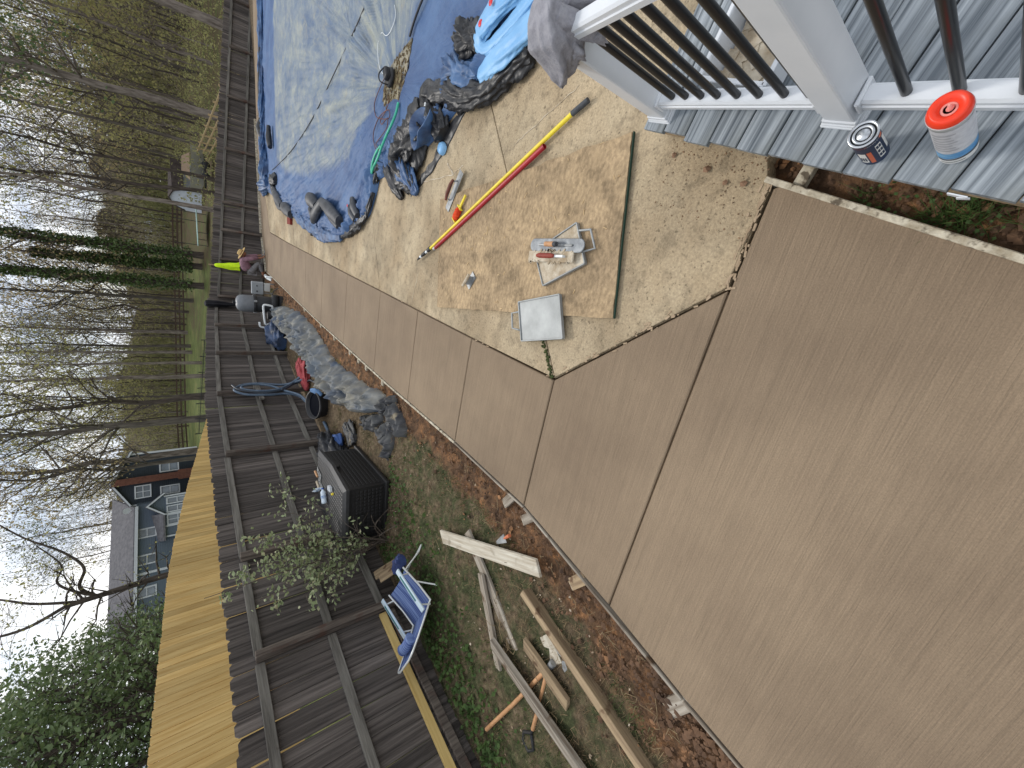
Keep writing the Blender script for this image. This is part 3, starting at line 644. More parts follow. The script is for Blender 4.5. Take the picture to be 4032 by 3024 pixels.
b = B(); b.tube([(-.12, 4.115, .045), (-.15, 4.17, .045)], .022, 12); b.tube([(-.175, 4.22, .045), (-.21, 4.285, .045)], .02, 12); b.tube([(-.21, 4.285, .045), (-.265, 4.385, .045), (-.285, 4.415, .045)], [.015, .012, .005], 10); part('tip_ferrule', b, BLKP, yp)
b = B(); b.tube([(-.15, 4.17, .045), (-.178, 4.224, .045)], .014, 12); b.tube([(-.225, 4.31, .045), (-.24, 4.34, .045)], .0155, 12); part('tip_collar', b, PVC, yp)
rp = thing('steel_pole', 'shorter red pole lying alongside the yellow pole', 'pole')
b = B(); b.tube([(-.112, 4.02, .045), (.765, 2.51, .04)], .019, 14, cap=False); b.tube([(.765, 2.51, .04), (-.112, 4.02, .045)], .0165, 14, cap=False); part('pole_tube', b, REDP, rp)
b = B(); b.tube([(-.1, 4.0, .045), (-.118, 4.03, .045)], .0195, 12); part('worn_end', b, METAL, rp)
tr = thing('finishing_trowel', 'rectangular steel finishing trowel with brown handle beside the string reel', 'trowel', (.456, 3.77, ZS), math.atan2(3.66 - 3.85, .62 - .286))
b = B(); b.rbox((0, 0, .006), (.40, .085, .004), bev=.0015, seg=1); part('blade', b, METAL, tr)
b = B(); b.tube([(-.10, .01, .010), (-.09, .01, .045), (.08, .01, .05), (.10, .01, .010)], .008, 8); part('bracket', b, METAL, tr)
b = B(); b.tube([(-.11, .012, .05), (-.05, .012, .062), (.05, .012, .062), (.10, .012, .052)], [.012, .017, .017, .012], 10); part('handle', b, BRNH, tr)
rl = thing('chalk_line_reel', 'yellow reel wound with bright orange string', 'string reel', (.255, 3.62, ZS + .022), math.atan2(3.496 - 3.66, .436 - .19))
b = B(); b.rbox((.13, 0, 0), (.14, .026, .016), bev=.004, seg=1); b.rbox((.065, 0, 0), (.012, .085, .03), bev=.003, seg=1); b.rbox((-.075, 0, 0), (.012, .075, .03), bev=.003, seg=1); b.box((0, 0, 0), (.15, .02, .015)); part('reel_frame', b, YEL, rl)
b = B(); b.lathe([(.018, -.066), (.03, -.05), (.033, 0), (.03, .045), (.02, .058)], 18, Matrix.Rotation(PI / 2, 4, 'Y'))
part('wound_string', b, ORANGE, rl)
for k in range(16):
    a = random.random() * 6.28; b = B(); p = [(random.uniform(-.05, .05), math.cos(a + q) * .0335, math.sin(a + q) * .0335) for q in np.linspace(0, 2.4, 7)]
    b.tube([(p[0][0] + (i - 3) * .008, q[1], q[2]) for i, q in enumerate(p)], .0022, 4, cap=False); part('string_turn', b, ORANGE, rl)
eg = thing('edger', 'small steel hand edger with pale handle on the OSB', 'edging tool', (-.315, 3.215, ZS), math.radians(-35))
b = B(); b.rbox((0, 0, .006), (.15, .085, .003), bev=.001, seg=1); b.rbox((0, .044, .0), (.15, .004, .014), bev=.001, seg=1); part('blade', b, METAL, eg)
b = B(); b.box((0, 0, .03), (.10, .006, .05)); part('bracket', b, METAL, eg)
b = B(); b.tube([(-.07, 0, .06), (.07, 0, .06)], .014, 10); part('handle', b, MORT, eg)
def knee_board(name, label, poly, hpts, z, m1, tilt):
    t_ = thing(name, label, 'knee board'); b = B(); b.prism(poly, z, z + .02, inset=.004, drop=.004); part('plate', b, m1, t_)
    lip = B(); n = len(poly)
    for i in range(n):
        a, c = Vector(poly[i]), Vector(poly[(i + 1) % n]); md = (a + c) / 2; lip.rbox((md.x, md.y, z + .017), ((c - a).length, .010, .026), math.atan2(c.y - a.y, c.x - a.x), bev=.002, seg=1)
    part('lip', lip, ALU, t_)
    h = B(); h.tube([(x, y, z + .02) for x, y in hpts], .008, 8); part('handle', h, ALU, t_)
    return t_
knee_board('kneeling_board', 'mortar-smeared aluminium kneeling board under the floats', [(.272, 2.0), (.03, 1.843), (-.178, 2.195), (.045, 2.365)], [(.225, 1.965), (.24, 1.865), (.13, 1.79), (.10, 1.885)], ZS, MORT, 0)
knee_board('kneeling_board', 'clean grey aluminium kneeling board at the corner of the OSB', [(-.352, 2.44), (-.205, 2.01), (-.49, 1.88), (-.635, 2.31)], [(-.425, 2.415), (-.455, 2.50), (-.57, 2.455), (-.56, 2.365)], .03, ALU, 0)
mg = thing('magnesium_float', 'long grey round-ended magnesium float with wooden handle on the kneeling board', 'float', (.11, 2.12, ZS + .05), math.atan2(1.868 - 2.403, .176 - .128))
b = B(); rr = .045
pl = [(.27 - rr + rr * math.cos(a), rr * math.sin(a)) for a in np.linspace(-PI / 2, PI / 2, 10)] + [(-.27 + rr + rr * math.cos(a), rr * math.sin(a)) for a in np.linspace(PI / 2, 1.5 * PI, 10)]
b.prism(pl, 0, .008, inset=.003, drop=.003); part('blade', b, DMET, mg)
b = B(); b.rbox((0, 0, .012), (.34, .014, .012), bev=.003, seg=1); b.box((-.05, 0, .03), (.012, .012, .04)); b.box((.05, 0, .03), (.012, .012, .04)); part('bracket', b, METAL, mg)
b = B(); b.tube([(-.055, 0, .052), (.03, 0, .052)], [.017, .018], 12); part('handle', b, TANH, mg)
b = B(); b.tube([(.03, 0, .052), (.056, 0, .052)], [.018, .017], 12); part('handle_end', b, DGREY, mg)
wf = thing('wood_float', 'mortar-caked float with red handle beside the magnesium float', 'float', (.03, 2.155, ZS + .045), math.atan2(1.927 - 2.397, .083 - .034))
b = B(); b.rbox((0, 0, .008), (.46, .075, .016), bev=.004, seg=1)
for i in range(30): b.box((random.uniform(-.22, .22), random.choice([-.036, .036]) + random.gauss(0, .004), .014), (random.uniform(.01, .04), .012, .01), random.random())
part('float_face', b, MORT, wf)
b = B(); b.box((.06, 0, .03), (.2, .014, .03)); part('bracket', b, PVC, wf)
b = B(); b.tube([(-.09, 0, .05), (-.06, 0, .054), (.05, 0, .054), (.08, 0, .05)], [.012, .018, .018, .012], 12); part('handle', b, REDH, wf)
# loose pebbles and clods on the concrete
pb_ = B(); random.seed(33)
def clod(b, x, y, z, r):
    vs = [(0, 0, 1), (0, 0, -.6)] + [(math.cos(a), math.sin(a), random.uniform(-.2, .5)) for a in np.linspace(0, 2 * PI, 6)[:-1]]
    vs = [(x + r * q[0] * random.uniform(.7, 1.2), y + r * q[1] * random.uniform(.7, 1.2), z + r * q[2] * random.uniform(.6, 1)) for q in vs]
    b.add(vs, [(0, 2 + i, 2 + (i + 1) % 5) for i in range(5)] + [(1, 2 + (i + 1) % 5, 2 + i) for i in range(5)])
for i in range(260):
    k_ = random.random() ** 1.6; y = .93 + random.random() * .55; x = .62 + (y - .95) * .24 - k_ * .4
    clod(pb_, x, y, .001, random.choice([.0015, .002, .003, .005]))
for i in range(260): clod(pb_, random.uniform(-.8, 1.6), random.uniform(1.2, 9), .001, random.choice([.0015, .002, .003, .005]))
struct('grit', pb_, mat('brown_grit', lin(150, 120, 90), lin(100, 82, 64), rough=1, scale=3), old, 'stuff')
for i, (x, y, r_, lb) in enumerate(((.66, 1.44, .016, 'small brown pebble on the concrete nearest the deck corner'), (.585, 1.225, .022, 'reddish clod on the concrete beside the deck edge'), (.52, 1.11, .014, 'pale tan pebble on the concrete below the deck edge'), (.515, 1.02, .018, 'red-brown clod under the edge of the deck boards'))):
    b = B(); clod(b, 0, 0, 0, r_); single('pebble', b, mat('pebble%d' % i, lin(132, 104, 82), rough=1), lb, 'pebble', (x, y, r_ * .5), 0, 'pebbles by the deck')
# draped grey hoodie over the end post
SH = thing('hooded_sweatshirt', 'grey hooded sweatshirt draped over the end post of the railing', 'sweatshirt', (0, 0, 0))
GREYC = mat('grey_fleece', lin(154, 153, 158), lin(132, 131, 137), rough=.95, scale=40, bump=.3, bscale=160)
def drape(centers, rad, seed, folds=7, amp=.2, n=72, twist=.3):
    """cloth hanging in folds: stacked closed outlines"""
    b = B(); random.seed(seed); vs = []; m = len(centers); ph = [random.random() * 6 for _ in range(4)]
    C = []; Rr = []
    for i in range(m - 1):
        for k in range(6): f = k / 6; C.append(Vector(centers[i]).lerp(Vector(centers[i + 1]), f)); Rr.append([a * (1 - f) + c * f for a, c in zip(rad[i], rad[i + 1])])
    C.append(Vector(centers[-1])); Rr.append(list(rad[-1])); M_ = len(C)
    for i in range(M_):
        q = i / (M_ - 1); am = amp * min(1, q * 2.2 + .15)
        for j in range(n):
            a = 2 * PI * j / n; w_ = (1.25 - 2.1 * abs(math.sin(folds * .5 * a + ph[0] + twist * q * 3)) ** .75) * .55 + (1.1 - 2 * abs(math.sin((folds - 1.0) * a + ph[1] - q * 3))) * .28 + noise.noise(Vector((math.cos(a) * 2.2, math.sin(a) * 2.2, q * 4 + seed))) * .5
            k = 1 + am * w_; vs.append((C[i].x + Rr[i][0] * math.cos(a) * k, C[i].y + Rr[i][1] * math.sin(a) * k, C[i].z + .012 * math.sin(3 * a + ph[2]) * q + noise.noise(Vector((math.cos(a) * 3, math.sin(a) * 3, seed))) * .03 * q))
    b.add(vs, [(i * n + j, (i + 1) * n + j, (i + 1) * n + (j + 1) % n, i * n + (j + 1) % n) for i in range(M_ - 1) for j in range(n)], True)
    top = vs[:n]; b.add(top + [(C[0].x, C[0].y, C[0].z + .012)], [(j, (j + 1) % n, n) for j in range(n)], True)
    return b
b = drape([(.83, 1.375, 1.085), (.805, 1.385, 1.075), (.770, 1.395, 1.035), (.755, 1.40, .98), (.742, 1.415, .925), (.725, 1.45, .875), (.712, 1.475, .845), (.708, 1.48, .838)], [(.03, .04), (.055, .065), (.066, .082), (.068, .088), (.064, .084), (.054, .068), (.040, .048), (.012, .015)], 4, folds=4, amp=.34, twist=.5); part('body_cloth', b, GREYC, SH)
b = drape([(.80, 1.36, 1.04), (.80, 1.335, .99), (.80, 1.315, .93), (.805, 1.305, .88)], [(.04, .045), (.036, .036), (.032, .034), (.031, .033)], 8, folds=3, amp=.25, n=48); part('sleeve', b, GREYC, SH)
b = drape([(.805, 1.305, .882), (.808, 1.298, .862), (.81, 1.295, .84)], [(.029, .030), (.031, .032), (.029, .030)], 9, folds=14, amp=.06, n=56); part('cuff', b, GREYC, SH)
b = drape([(.76, 1.36, .94), (.755, 1.36, .90), (.75, 1.37, .86)], [(.03, .03), (.04, .04), (.02, .02)], 14, folds=4, amp=.4, n=48); part('pocket_fold', b, GREYC, SH)
b = drape([(.87, 1.36, 1.0), (.88, 1.34, .93), (.885, 1.33, .88)], [(.04, .04), (.04, .045), (.025, .03)], 12, folds=4, amp=.25, n=40); part('hood', b, GREYC, SH)

# ---------------------------------------------------------------- pool cover
def tarp_mat(name, c_clean, c_clean2, c_dirt, c_dirt2, rough=.55):
    m = bpy.data.materials.new(name); m.use_nodes = True; nt = m.node_tree; N = nt.nodes.new; L = nt.links.new
    b = nt.nodes['Principled BSDF']; b.inputs['Roughness'].default_value = rough; b.inputs['Specular IOR Level'].default_value = .35
    tc = N('ShaderNodeTexCoord')
    def nz(s, st=None, d=8):
        n = N('ShaderNodeTexNoise'); n.inputs['Scale'].default_value = s; n.inputs['Detail'].default_value = d; n.inputs['Roughness'].default_value = .65
        mp = N('ShaderNodeMapping')
        if st: mp.inputs['Scale'].default_value = st
        mp.inputs['Rotation'].default_value = (0, 0, .5)
        L(tc.outputs['Object'], mp.inputs[0]); L(mp.outputs[0], n.inputs['Vector']); return n.outputs[0]
    def ramp(f, p0, p1, a, c):
        r = N('ShaderNodeValToRGB'); r.color_ramp.elements[0].position = p0; r.color_ramp.elements[1].position = p1; r.color_ramp.elements[0].color = a; r.color_ramp.elements[1].color = c
        L(f, r.inputs[0]); return r.outputs[0]
    cl = ramp(nz(1.3), .35, .65, c_clean, c_clean2); di = ramp(nz(2.4, (1, 3.0, 1)), .36, .64, c_dirt, c_dirt2)
    a = N('ShaderNodeAttribute'); a.attribute_name = 'dirt'
    cv = N('ShaderNodeCombineXYZ')
    for i_, nm in enumerate(('ca', 'sa', 'ra')):
        q_ = N('ShaderNodeAttribute'); q_.attribute_name = nm; L(q_.outputs['Fac'], cv.inputs[i_])
    nr = N('ShaderNodeTexNoise'); nr.inputs['Scale'].default_value = 1.0; nr.inputs['Detail'].default_value = 8; nr.inputs['Roughness'].default_value = .7; L(cv.outputs[0], nr.inputs['Vector'])
    di = ramp(nr.outputs[0], .36, .66, c_dirt, c_dirt2)
    blot = ramp(nz(3.5, None, 10), .55, .70, (0, 0, 0, 1), (1, 1, 1, 1)); mb_ = N('ShaderNodeMixRGB'); mb_.inputs[2].default_value = lin(164, 158, 134); sm_ = N('ShaderNodeMath'); sm_.operation = 'MULTIPLY'; sm_.inputs[1].default_value = .6; L(blot, sm_.inputs[0]); L(sm_.outputs[0], mb_.inputs[0]); L(di, mb_.inputs[1]); di = mb_.outputs[0]
    bl2 = ramp(nz(2.1, None, 9), .58, .72, (0, 0, 0, 1), (1, 1, 1, 1)); mb2 = N('ShaderNodeMixRGB'); mb2.inputs[2].default_value = lin(64, 84, 116); sm2 = N('ShaderNodeMath'); sm2.operation = 'MULTIPLY'; sm2.inputs[1].default_value = .55; L(bl2, sm2.inputs[0]); L(sm2.outputs[0], mb2.inputs[0]); L(di, mb2.inputs[1]); di = mb2.outputs[0]
    s = N('ShaderNodeMath'); s.operation = 'MULTIPLY_ADD'; L(nz(5, None), s.inputs[0]); s.inputs[1].default_value = .9; L(a.outputs['Fac'], s.inputs[2])
    r = N('ShaderNodeMapRange'); r.inputs[1].default_value = .75; r.inputs[2].default_value = 1.35; L(s.outputs[0], r.inputs[0])
    mx = N('ShaderNodeMixRGB'); L(r.outputs[0], mx.inputs[0]); L(cl, mx.inputs[1]); L(di, mx.inputs[2]); L(mx.outputs[0], b.inputs['Base Color'])
    bp = N('ShaderNodeBump'); bp.inputs['Strength'].default_value = .7; bp.inputs['Distance'].default_value = .05; L(nr.outputs[0], bp.inputs['Height']); L(bp.outputs[0], b.inputs['Normal'])
    return m
COVER = tarp_mat('blue_cover', lin(52, 80, 122), lin(76, 106, 146), lin(84, 104, 128), lin(156, 160, 150))
PC = thing('pool_cover', 'large dirty blue tarpaulin cover stretched over the pool', 'pool cover')
outl = [(1.40, 3.25), (1.28, 3.60), (1.20, 3.95), (1.0, 4.30), (.85, 4.7), (.72, 5.1), (.66, 5.6), (.60, 6.0), (.44, 6.05), (.14, 6.26), (-.02, 6.54), (-.23, 7.14), (-.44, 8.5), (-.42, 9.3), (-.36, 10.2), (-.26, 11.2), (-.14, 12.4), (-.05, 13.6), (.2, 15.2), (.42, 16.6), (.55, 17.6), (1.2, 17.75), (2.05, 17.8), (3.5, 17.95), (6, 18.1), (9, 18.2), (9, 10), (9, 4), (6, 2.8), (3, 2.7), (1.8, 2.9)]
dirtp = [(6.5, 15.6), (3.7, 15.75), (2.48, 15.5), (1.04, 14.9), (.70, 13.4), (.58, 11.5), (.56, 10.2), (.62, 8.3), (.80, 7.3), (1.0, 7.05), (1.5, 6.1), (1.66, 5.7), (1.87, 5.25), (2.05, 5.05), (2.26, 4.75), (3, 4.2), (8, 4.2), (8, 15)]
puddle = [(1.54, 6.07), (1.43, 5.95), (1.48, 5.68), (1.44, 5.45), (1.6, 5.38), (1.8, 5.27), (2.05, 5.24), (1.98, 5.49), (1.91, 5.8), (1.82, 5.97), (1.73, 6.03)]
def resample(poly, n):
    P = np.array(poly + [poly[0]]); sl = np.r_[0, np.cumsum(np.hypot(*np.diff(P, axis=0).T))]; q = np.linspace(0, sl[-1], n, endpoint=False)
    return np.stack([np.interp(q, sl, P[:, 0]), np.interp(q, sl, P[:, 1])], 1)
def pdist(x, y, poly):
    dmin = np.full(x.shape, 1e9)
    for i in range(len(poly)):
        ax, ay = poly[i - 1]; bx, by = poly[i]; dx, dy = bx - ax, by - ay; k = np.clip(((x - ax) * dx + (y - ay) * dy) / (dx * dx + dy * dy + 1e-12), 0, 1)
        dmin = np.minimum(dmin, np.hypot(x - ax - k * dx, y - ay - k * dy))
    return np.where(inpoly(x, y, poly), dmin, -dmin)
OP = resample(outl, 1050); cx, cy = 2.6, 7.6; NR = 110
rr = np.linspace(0, 1, NR + 1)[1:] ** .8
V = [(cx, cy)] + [tuple(np.array([cx, cy]) + (p - np.array([cx, cy])) * k) for k in rr for p in OP]
V = np.array(V); X, Y = V[:, 0], V[:, 1]
dd = pdist(X, Y, dirtp); de = pdist(X, Y, outl); dp = pdist(X, Y, puddle)
ang_p = np.arctan2(Y - 5.6, X - 1.65); rp_ = np.hypot(Y - 5.6, X - 1.65)
wr = np.array([noise.noise(Vector((math.cos(a) * 7, math.sin(a) * 7, r_ * .35))) for a, r_ in zip(ang_p, rp_)])
wr2 = np.array([noise.noise(Vector((math.cos(a) * 19, math.sin(a) * 19, r_ * .5 + 4))) for a, r_ in zip(ang_p, rp_)])
wr3 = np.array([abs(noise.noise(Vector((math.cos(a) * 42, math.sin(a) * 42, r_ * .6 + 2)))) for a, r_ in zip(ang_p, rp_)]); wr4 = np.array([abs(noise.noise(Vector((math.cos(a) * 95, math.sin(a) * 95, r_ * .9 + 8)))) for a, r_ in zip(ang_p, rp_)])
f34 = sstep(.5, 1.6, rp_) * sstep(11, 5.0, rp_)
big = np.array([fbm(x, y, 0, .8) for x, y in V]); sml = np.array([fbm(x, y * .5, 4, 4.5) for x, y in V])
fade = sstep(0, 1.2, rp_) * sstep(6.5, 2.0, rp_)
edge_n = sstep(.5, 0, de)
rid = np.array([abs(fbm(x * 1.0, y * 2.4, 7, 3.2, 5)) for x, y in V])
Z = .04 + .03 * big + fade * (.07 * wr + .035 * wr2 * sstep(.8, 1.6, rp_)) + .014 * sml + f34 * (.055 * wr3 + .022 * wr4 * sstep(5.5, 2.5, rp_)) + .05 * rid * sstep(.9, .2, de) + edge_n * (.09 * rid) * sstep(0, .06, de) - .045 * sstep(-.05, .12, dp) + .012 * np.exp(-(dd / .06) ** 2)
Z += .02 * sstep(-.25, -.02, dd) * 0
Z = np.maximum(Z, .014); Z = np.where(de < .004, .006, Z)
n = len(OP); F_ = []
i0 = np.arange(n); 
tri = np.stack([np.zeros(n, int), 1 + i0, 1 + (i0 + 1) % n], 1)
q = np.concatenate([np.stack([1 + k * n + i0, 1 + (k + 1) * n + i0, 1 + (k + 1) * n + (i0 + 1) % n, 1 + k * n + (i0 + 1) % n], 1) for k in range(NR - 1)])
me = bpy.data.meshes.new('cover_sheet'); me.from_pydata(np.stack([X, Y, Z], 1).tolist(), [], tri.tolist() + q.tolist()); me.materials.append(COVER)
me.polygons.foreach_set('use_smooth', np.ones(len(me.polygons), bool))
attr(me, 'dirt', sstep(-.02, .35, dd) * .75 + .18 * (wr2 > .25) * fade + .12 * (rid > .5))
attr(me, 'ca', np.cos(ang_p) * 9); attr(me, 'sa', np.sin(ang_p) * 9); attr(me, 'ra', rp_ * .8)
part('cover_sheet', me, COVER, PC)
# murky puddle on the cover
WAT = mat('murky_water', lin(96, 88, 66), lin(150, 138, 108), rough=.12, scale=5, detail=9, c3=lin(52, 44, 32), s3=8, lo3=.5, hi3=.62, spec=.6)
b = B(); b.prism([tuple(p) for p in resample(puddle + [], 60)], -.01, .030); pu = struct('rain_puddle', b, WAT, None, 'stuff')
b = B(); random.seed(2); k = 0
while k < 170:
    x, y = random.uniform(1.42, 2.05), random.uniform(5.2, 6.1)
    if inpoly(np.array([x]), np.array([y]), puddle)[0]: b.box((x, y, .033), (random.uniform(.01, .05), random.uniform(.006, .02), random.uniform(.003, .007)), random.random() * 3); k += 1
struct('leaf_debris', b, mat('sodden_leaf', lin(110, 92, 62), lin(60, 48, 34), rough=.9, scale=5), pu, 'stuff')
# ---------------------------------------------------------------- things on and round the pool cover
BLKT = mat('black_tarp', (.010, .010, .011, 1), (.028, .028, .030, 1), rough=.42, scale=5, bump=.4, bscale=9, c3=(.09, .085, .075, 1), s3=6, lo3=.62, hi3=.76)
BLUT = mat('blue_tarp_fold', lin(34, 58, 94), lin(76, 108, 148), rough=.5, scale=4, bump=.4, bscale=9)
LBLU = mat('light_blue_vinyl', lin(112, 164, 208), lin(134, 182, 222), rough=.45, scale=3, bump=.15, bscale=14)
GRBAG = mat('grey_water_bag', lin(40, 42, 46), lin(74, 76, 80), rough=.5, scale=6, c3=lin(170, 165, 150), s3=7, lo3=.66, hi3=.76)
def smooth_path(pts, n=8):
    P = [Vector(p) for p in pts]; o = []
    for i in range(len(P) - 1):
        p0, p1, p2, p3 = P[max(i - 1, 0)], P[i], P[i + 1], P[min(i + 2, len(P) - 1)]
        for k in range(n):
            t_ = k / n; o.append(.5 * ((2 * p1) + (p2 - p0) * t_ + (2 * p0 - 5 * p1 + 4 * p2 - p3) * t_ ** 2 + (3 * p1 - p0 - 3 * p2 + p3) * t_ ** 3))
    o.append(P[-1]); return o
def crumple(pts, rad, seed, amp=.35, flat=.6, n=22, k=8, sc=6):
    if amp > .2: n, k = int(n * 1.8), int(k * 1.6)
    P = smooth_path(pts, k); m = len(P); b = B(); vs = []
    R = np.interp(np.linspace(0, 1, m), np.linspace(0, 1, len(rad)), rad) if hasattr(rad, '__len__') else [rad] * m
    arc = [0.]
    for i in range(1, m): arc.append(arc[-1] + (P[i] - P[i - 1]).length)
    for i in range(m):
        tan = (P[min(i + 1, m - 1)] - P[max(i - 1, 0)]).normalized(); s_ = tan.cross(Vector((0, 0, 1))); s_ = s_.normalized() if s_.length > 1e-4 else Vector((1, 0, 0)); u_ = s_.cross(tan)
        for j in range(n):
            a = 2 * PI * j / n; q = s_ * math.cos(a) + u_ * math.sin(a) * flat; c0 = P[i] + q * R[i]
            sa_ = 1.9; tw = 1.3 * arc[i]; cc = Vector((arc[i] * sc * .35 + seed * 3.1, math.cos(a + tw) * sa_, math.sin(a + tw) * sa_)); q1 = abs(noise.noise(cc)) * 2.4; q2 = abs(noise.noise(cc * 2.1 + Vector((0, seed, 7)))) * 2.4; q3 = abs(noise.noise(c0 * sc * 2.2 + Vector((0, 0, seed)))) * 2.2
            k_ = 1 + amp * (1.0 * q1 + .55 * q2 + .35 * q3 - .95) if amp > .2 else 1 + amp * (noise.noise(c0 * sc) + .5 * noise.noise(c0 * sc * 2.3))
            vs.append(P[i] + q * R[i] * max(k_, .2))
    b.add(vs, [(i * n + j, i * n + (j + 1) % n, (i + 1) * n + (j + 1) % n, (i + 1) * n + j) for i in range(m - 1) for j in range(n)], True)
    b.add(vs[:n] + [P[0]], [((j + 1) % n, j, n) for j in range(n)], True); b.add(vs[-n:] + [P[-1]], [(j, (j + 1) % n, n) for j in range(n)], True)
    return b
def heap(outl, h, seed, zf=lambda x, y: 0., NR=22, n=150, sc=3.0, c=None, ridge=1.0, lump=.5):
    OP = resample(outl, n); c = np.array(c if c is not None else OP.mean(0)); V = [c] + [c + (p - c) * k for k in np.linspace(0, 1, NR + 1)[1:] for p in OP]
    b = B(); vs = []
    for i, p in enumerate(V):
        k = 0 if i == 0 else ((i - 1) // n + 1) / NR
        rd = 1 - abs(noise.noise(Vector((p[0] * sc, p[1] * sc, seed)))) * 2; rd2 = 1 - abs(noise.noise(Vector((p[0] * sc * 2.6, p[1] * sc * 1.7, seed + 9)))) * 2; lp = noise.noise(Vector((p[0] * sc * .6, p[1] * sc * .6, seed + 5)))
        z = h * (1 - k ** 3) * max(0, .38 + ridge * (.30 * rd + .18 * rd2) + lump * lp)
        jx = 0 if k > .97 else .03 * noise.noise(Vector((p[0] * 9, p[1] * 9, seed + 2)))
        vs.append((p[0] + jx, p[1] + jx, zf(p[0], p[1]) + (z + .006 if k < .999 else -.004)))
    b.add(vs, [(0, 1 + j, 1 + (j + 1) % n) for j in range(n)] + [(1 + k * n + j, 1 + (k + 1) * n + j, 1 + (k + 1) * n + (j + 1) % n, 1 + k * n + (j + 1) % n) for k in range(NR - 1) for j in range(n)], True)
    return b
def rope(name, label, cat, pts, r, m, n=6): b = B(); b.tube(smooth_path(pts, 6), r, n); return single(name, b, m, label, cat)
single('tarp_roll', crumple([(1.42, 2.85, .06), (1.33, 3.15, .06), (1.235, 3.45, .07), (1.25, 3.8, .07), (1.32, 4.1, .08), (1.34, 4.45, .09), (1.24, 4.42, .07), (1.12, 4.28, .06), (.98, 4.12, .05)], [.10, .11, .10, .10, .11, .11, .13, .14, .10], 3, .4, .6, 26, 10, 8), BLKT, 'rolled black underside of the pool cover along its near edge', 'tarp')
single('tarp_strip', heap([(1.15, 4.0), (.9, 4.16), (.68, 4.5), (.46, 4.86), (.38, 4.9), (.62, 4.45), (.88, 4.08), (1.2, 3.78)], .03, 11, sc=5), BLKT, 'flat black tarp edge on the concrete below the bunched cover', 'tarp')
single('tarp_bunch', crumple([(1.15, 4.55, .08), (.98, 4.85, .09), (.8, 5.1, .08), (.62, 4.95, .07), (.48, 4.72, .06)], [.15, .2, .2, .15, .06], 5, .6, .5, 30, 10, 6), BLKT, 'bunched black tarp at the near edge of the cover by the green hose', 'tarp')
single('tarp_bunch', crumple([(.95, 5.5, .08), (.75, 5.1, .09), (.55, 4.8, .07), (.43, 4.66, .03)], [.08, .14, .10, .04], 9, .5, .5, 26, 10, 7), BLUT, 'folded blue flap of the cover lying over the black bunch', 'tarp')
fo = thing('tarp_fold', 'open blue tarp pocket with a grommet standing in the bunched cover', 'tarp')
b = B(); c0 = Vector((1.03, 4.42, .05)); vs = []; n = 40
for i, (k, z) in enumerate(((.55, .0), (.8, .07), (1.0, .14), (.93, .145), (.6, .06), (.2, .02))):
    for j in range(n):
        a = 2 * PI * j / n; e = 1 + .18 * math.sin(3 * a + 1) + .1 * noise.noise(Vector((math.cos(a) * 3, math.sin(a) * 3, k * 3)))
        vs.append(c0 + Vector((.15 * k * e * math.cos(a) - .1 * k * math.sin(a), .21 * k * e * math.sin(a), z * (1 + .3 * math.sin(2 * a)))))
b.add(vs, [(i * n + j, i * n + (j + 1) % n, (i + 1) * n + (j + 1) % n, (i + 1) * n + j) for i in range(5) for j in range(n)], True); part('pocket', b, BLUT, fo)
b = B(); b.lathe([(.008, 0), (.017, .002), (.017, -.002), (.008, 0)], 16, Matrix.Translation((1.21, 4.30, .2))); part('grommet', b, PVC, fo)
b = B(); b.lathe([(0, .05), (.045, .05), (.06, .03), (.062, 0)], 22); single('bottle_cap_cup', b, LBLU, 'small round blue plastic cup at the edge of the tarp pocket', 'cup', (.86, 4.16, .01))
single('tarp_tail', crumple([(.78, 5.75, .06), (.6, 5.45, .06), (.44, 5.2, .04), (.37, 5.08, .03)], [.05, .085, .07, .03], 15, .3, .6, 20, 10, 9), BLKT, 'black tubular tail of the cover lying out on the concrete', 'tarp')
single('tarp_tail', crumple([(.80, 5.9, .05), (.62, 6.05, .05), (.46, 6.2, .04)], [.05, .07, .04], 17, .4, .5, 20, 10, 9), BLKT, 'black fold of cover beyond the green hose end', 'tarp')
single('tarp_hem', crumple([(.44, 6.1, .05), (.16, 6.32, .05), (0, 6.6, .06), (-.18, 7.12, .05), (-.3, 7.6, .04)], [.05, .07, .08, .07, .04], 19, .4, .55, 20, 10, 8), BLKT, 'dark hem roll round the left near corner of the cover', 'tarp')
single('tarp_hem', crumple([(-.3, 7.6, .05), (-.37, 8.5, .06), (-.33, 9.4, .06), (-.28, 10.2, .06), (-.2, 11.2, .06), (-.1, 12.2, .05)], [.08, .12, .13, .12, .11, .06], 21, .3, .45, 24, 12, 5), BLUT, 'crumpled blue hem along the left edge of the cover', 'tarp')
single('tarp_wad', crumple([(1.72, 3.95, .08), (1.66, 3.75, .10), (1.62, 3.55, .12), (1.52, 3.48, .10)], [.08, .12, .11, .06], 23, .5, .7, 26, 10, 9), BLKT, 'wad of dirty black plastic beside the light blue float', 'tarp')
single('tarp_bunch', crumple([(1.55, 4.15, .06), (1.42, 3.8, .08), (1.38, 3.5, .08)], [.10, .14, .08], 25, .6, .6, 26, 10, 7), BLUT, 'bunched blue cover between the wad and the black roll', 'tarp')
pf = thing('pool_float', 'light blue inflatable float with red dots lying on the cover beside the sweatshirt', 'pool float')
part('side_tube', crumple([(1.98, 2.65, .14), (1.78, 3.0, .16), (1.70, 3.25, .17), (1.61, 3.44, .16), (1.52, 3.44, .14), (1.5, 3.3, .13), (1.62, 2.95, .14), (1.75, 2.7, .14)], [.085, .095, .095, .09, .06, .055, .06, .06], 2, .22, .45, 22, 8, 5), LBLU, pf)
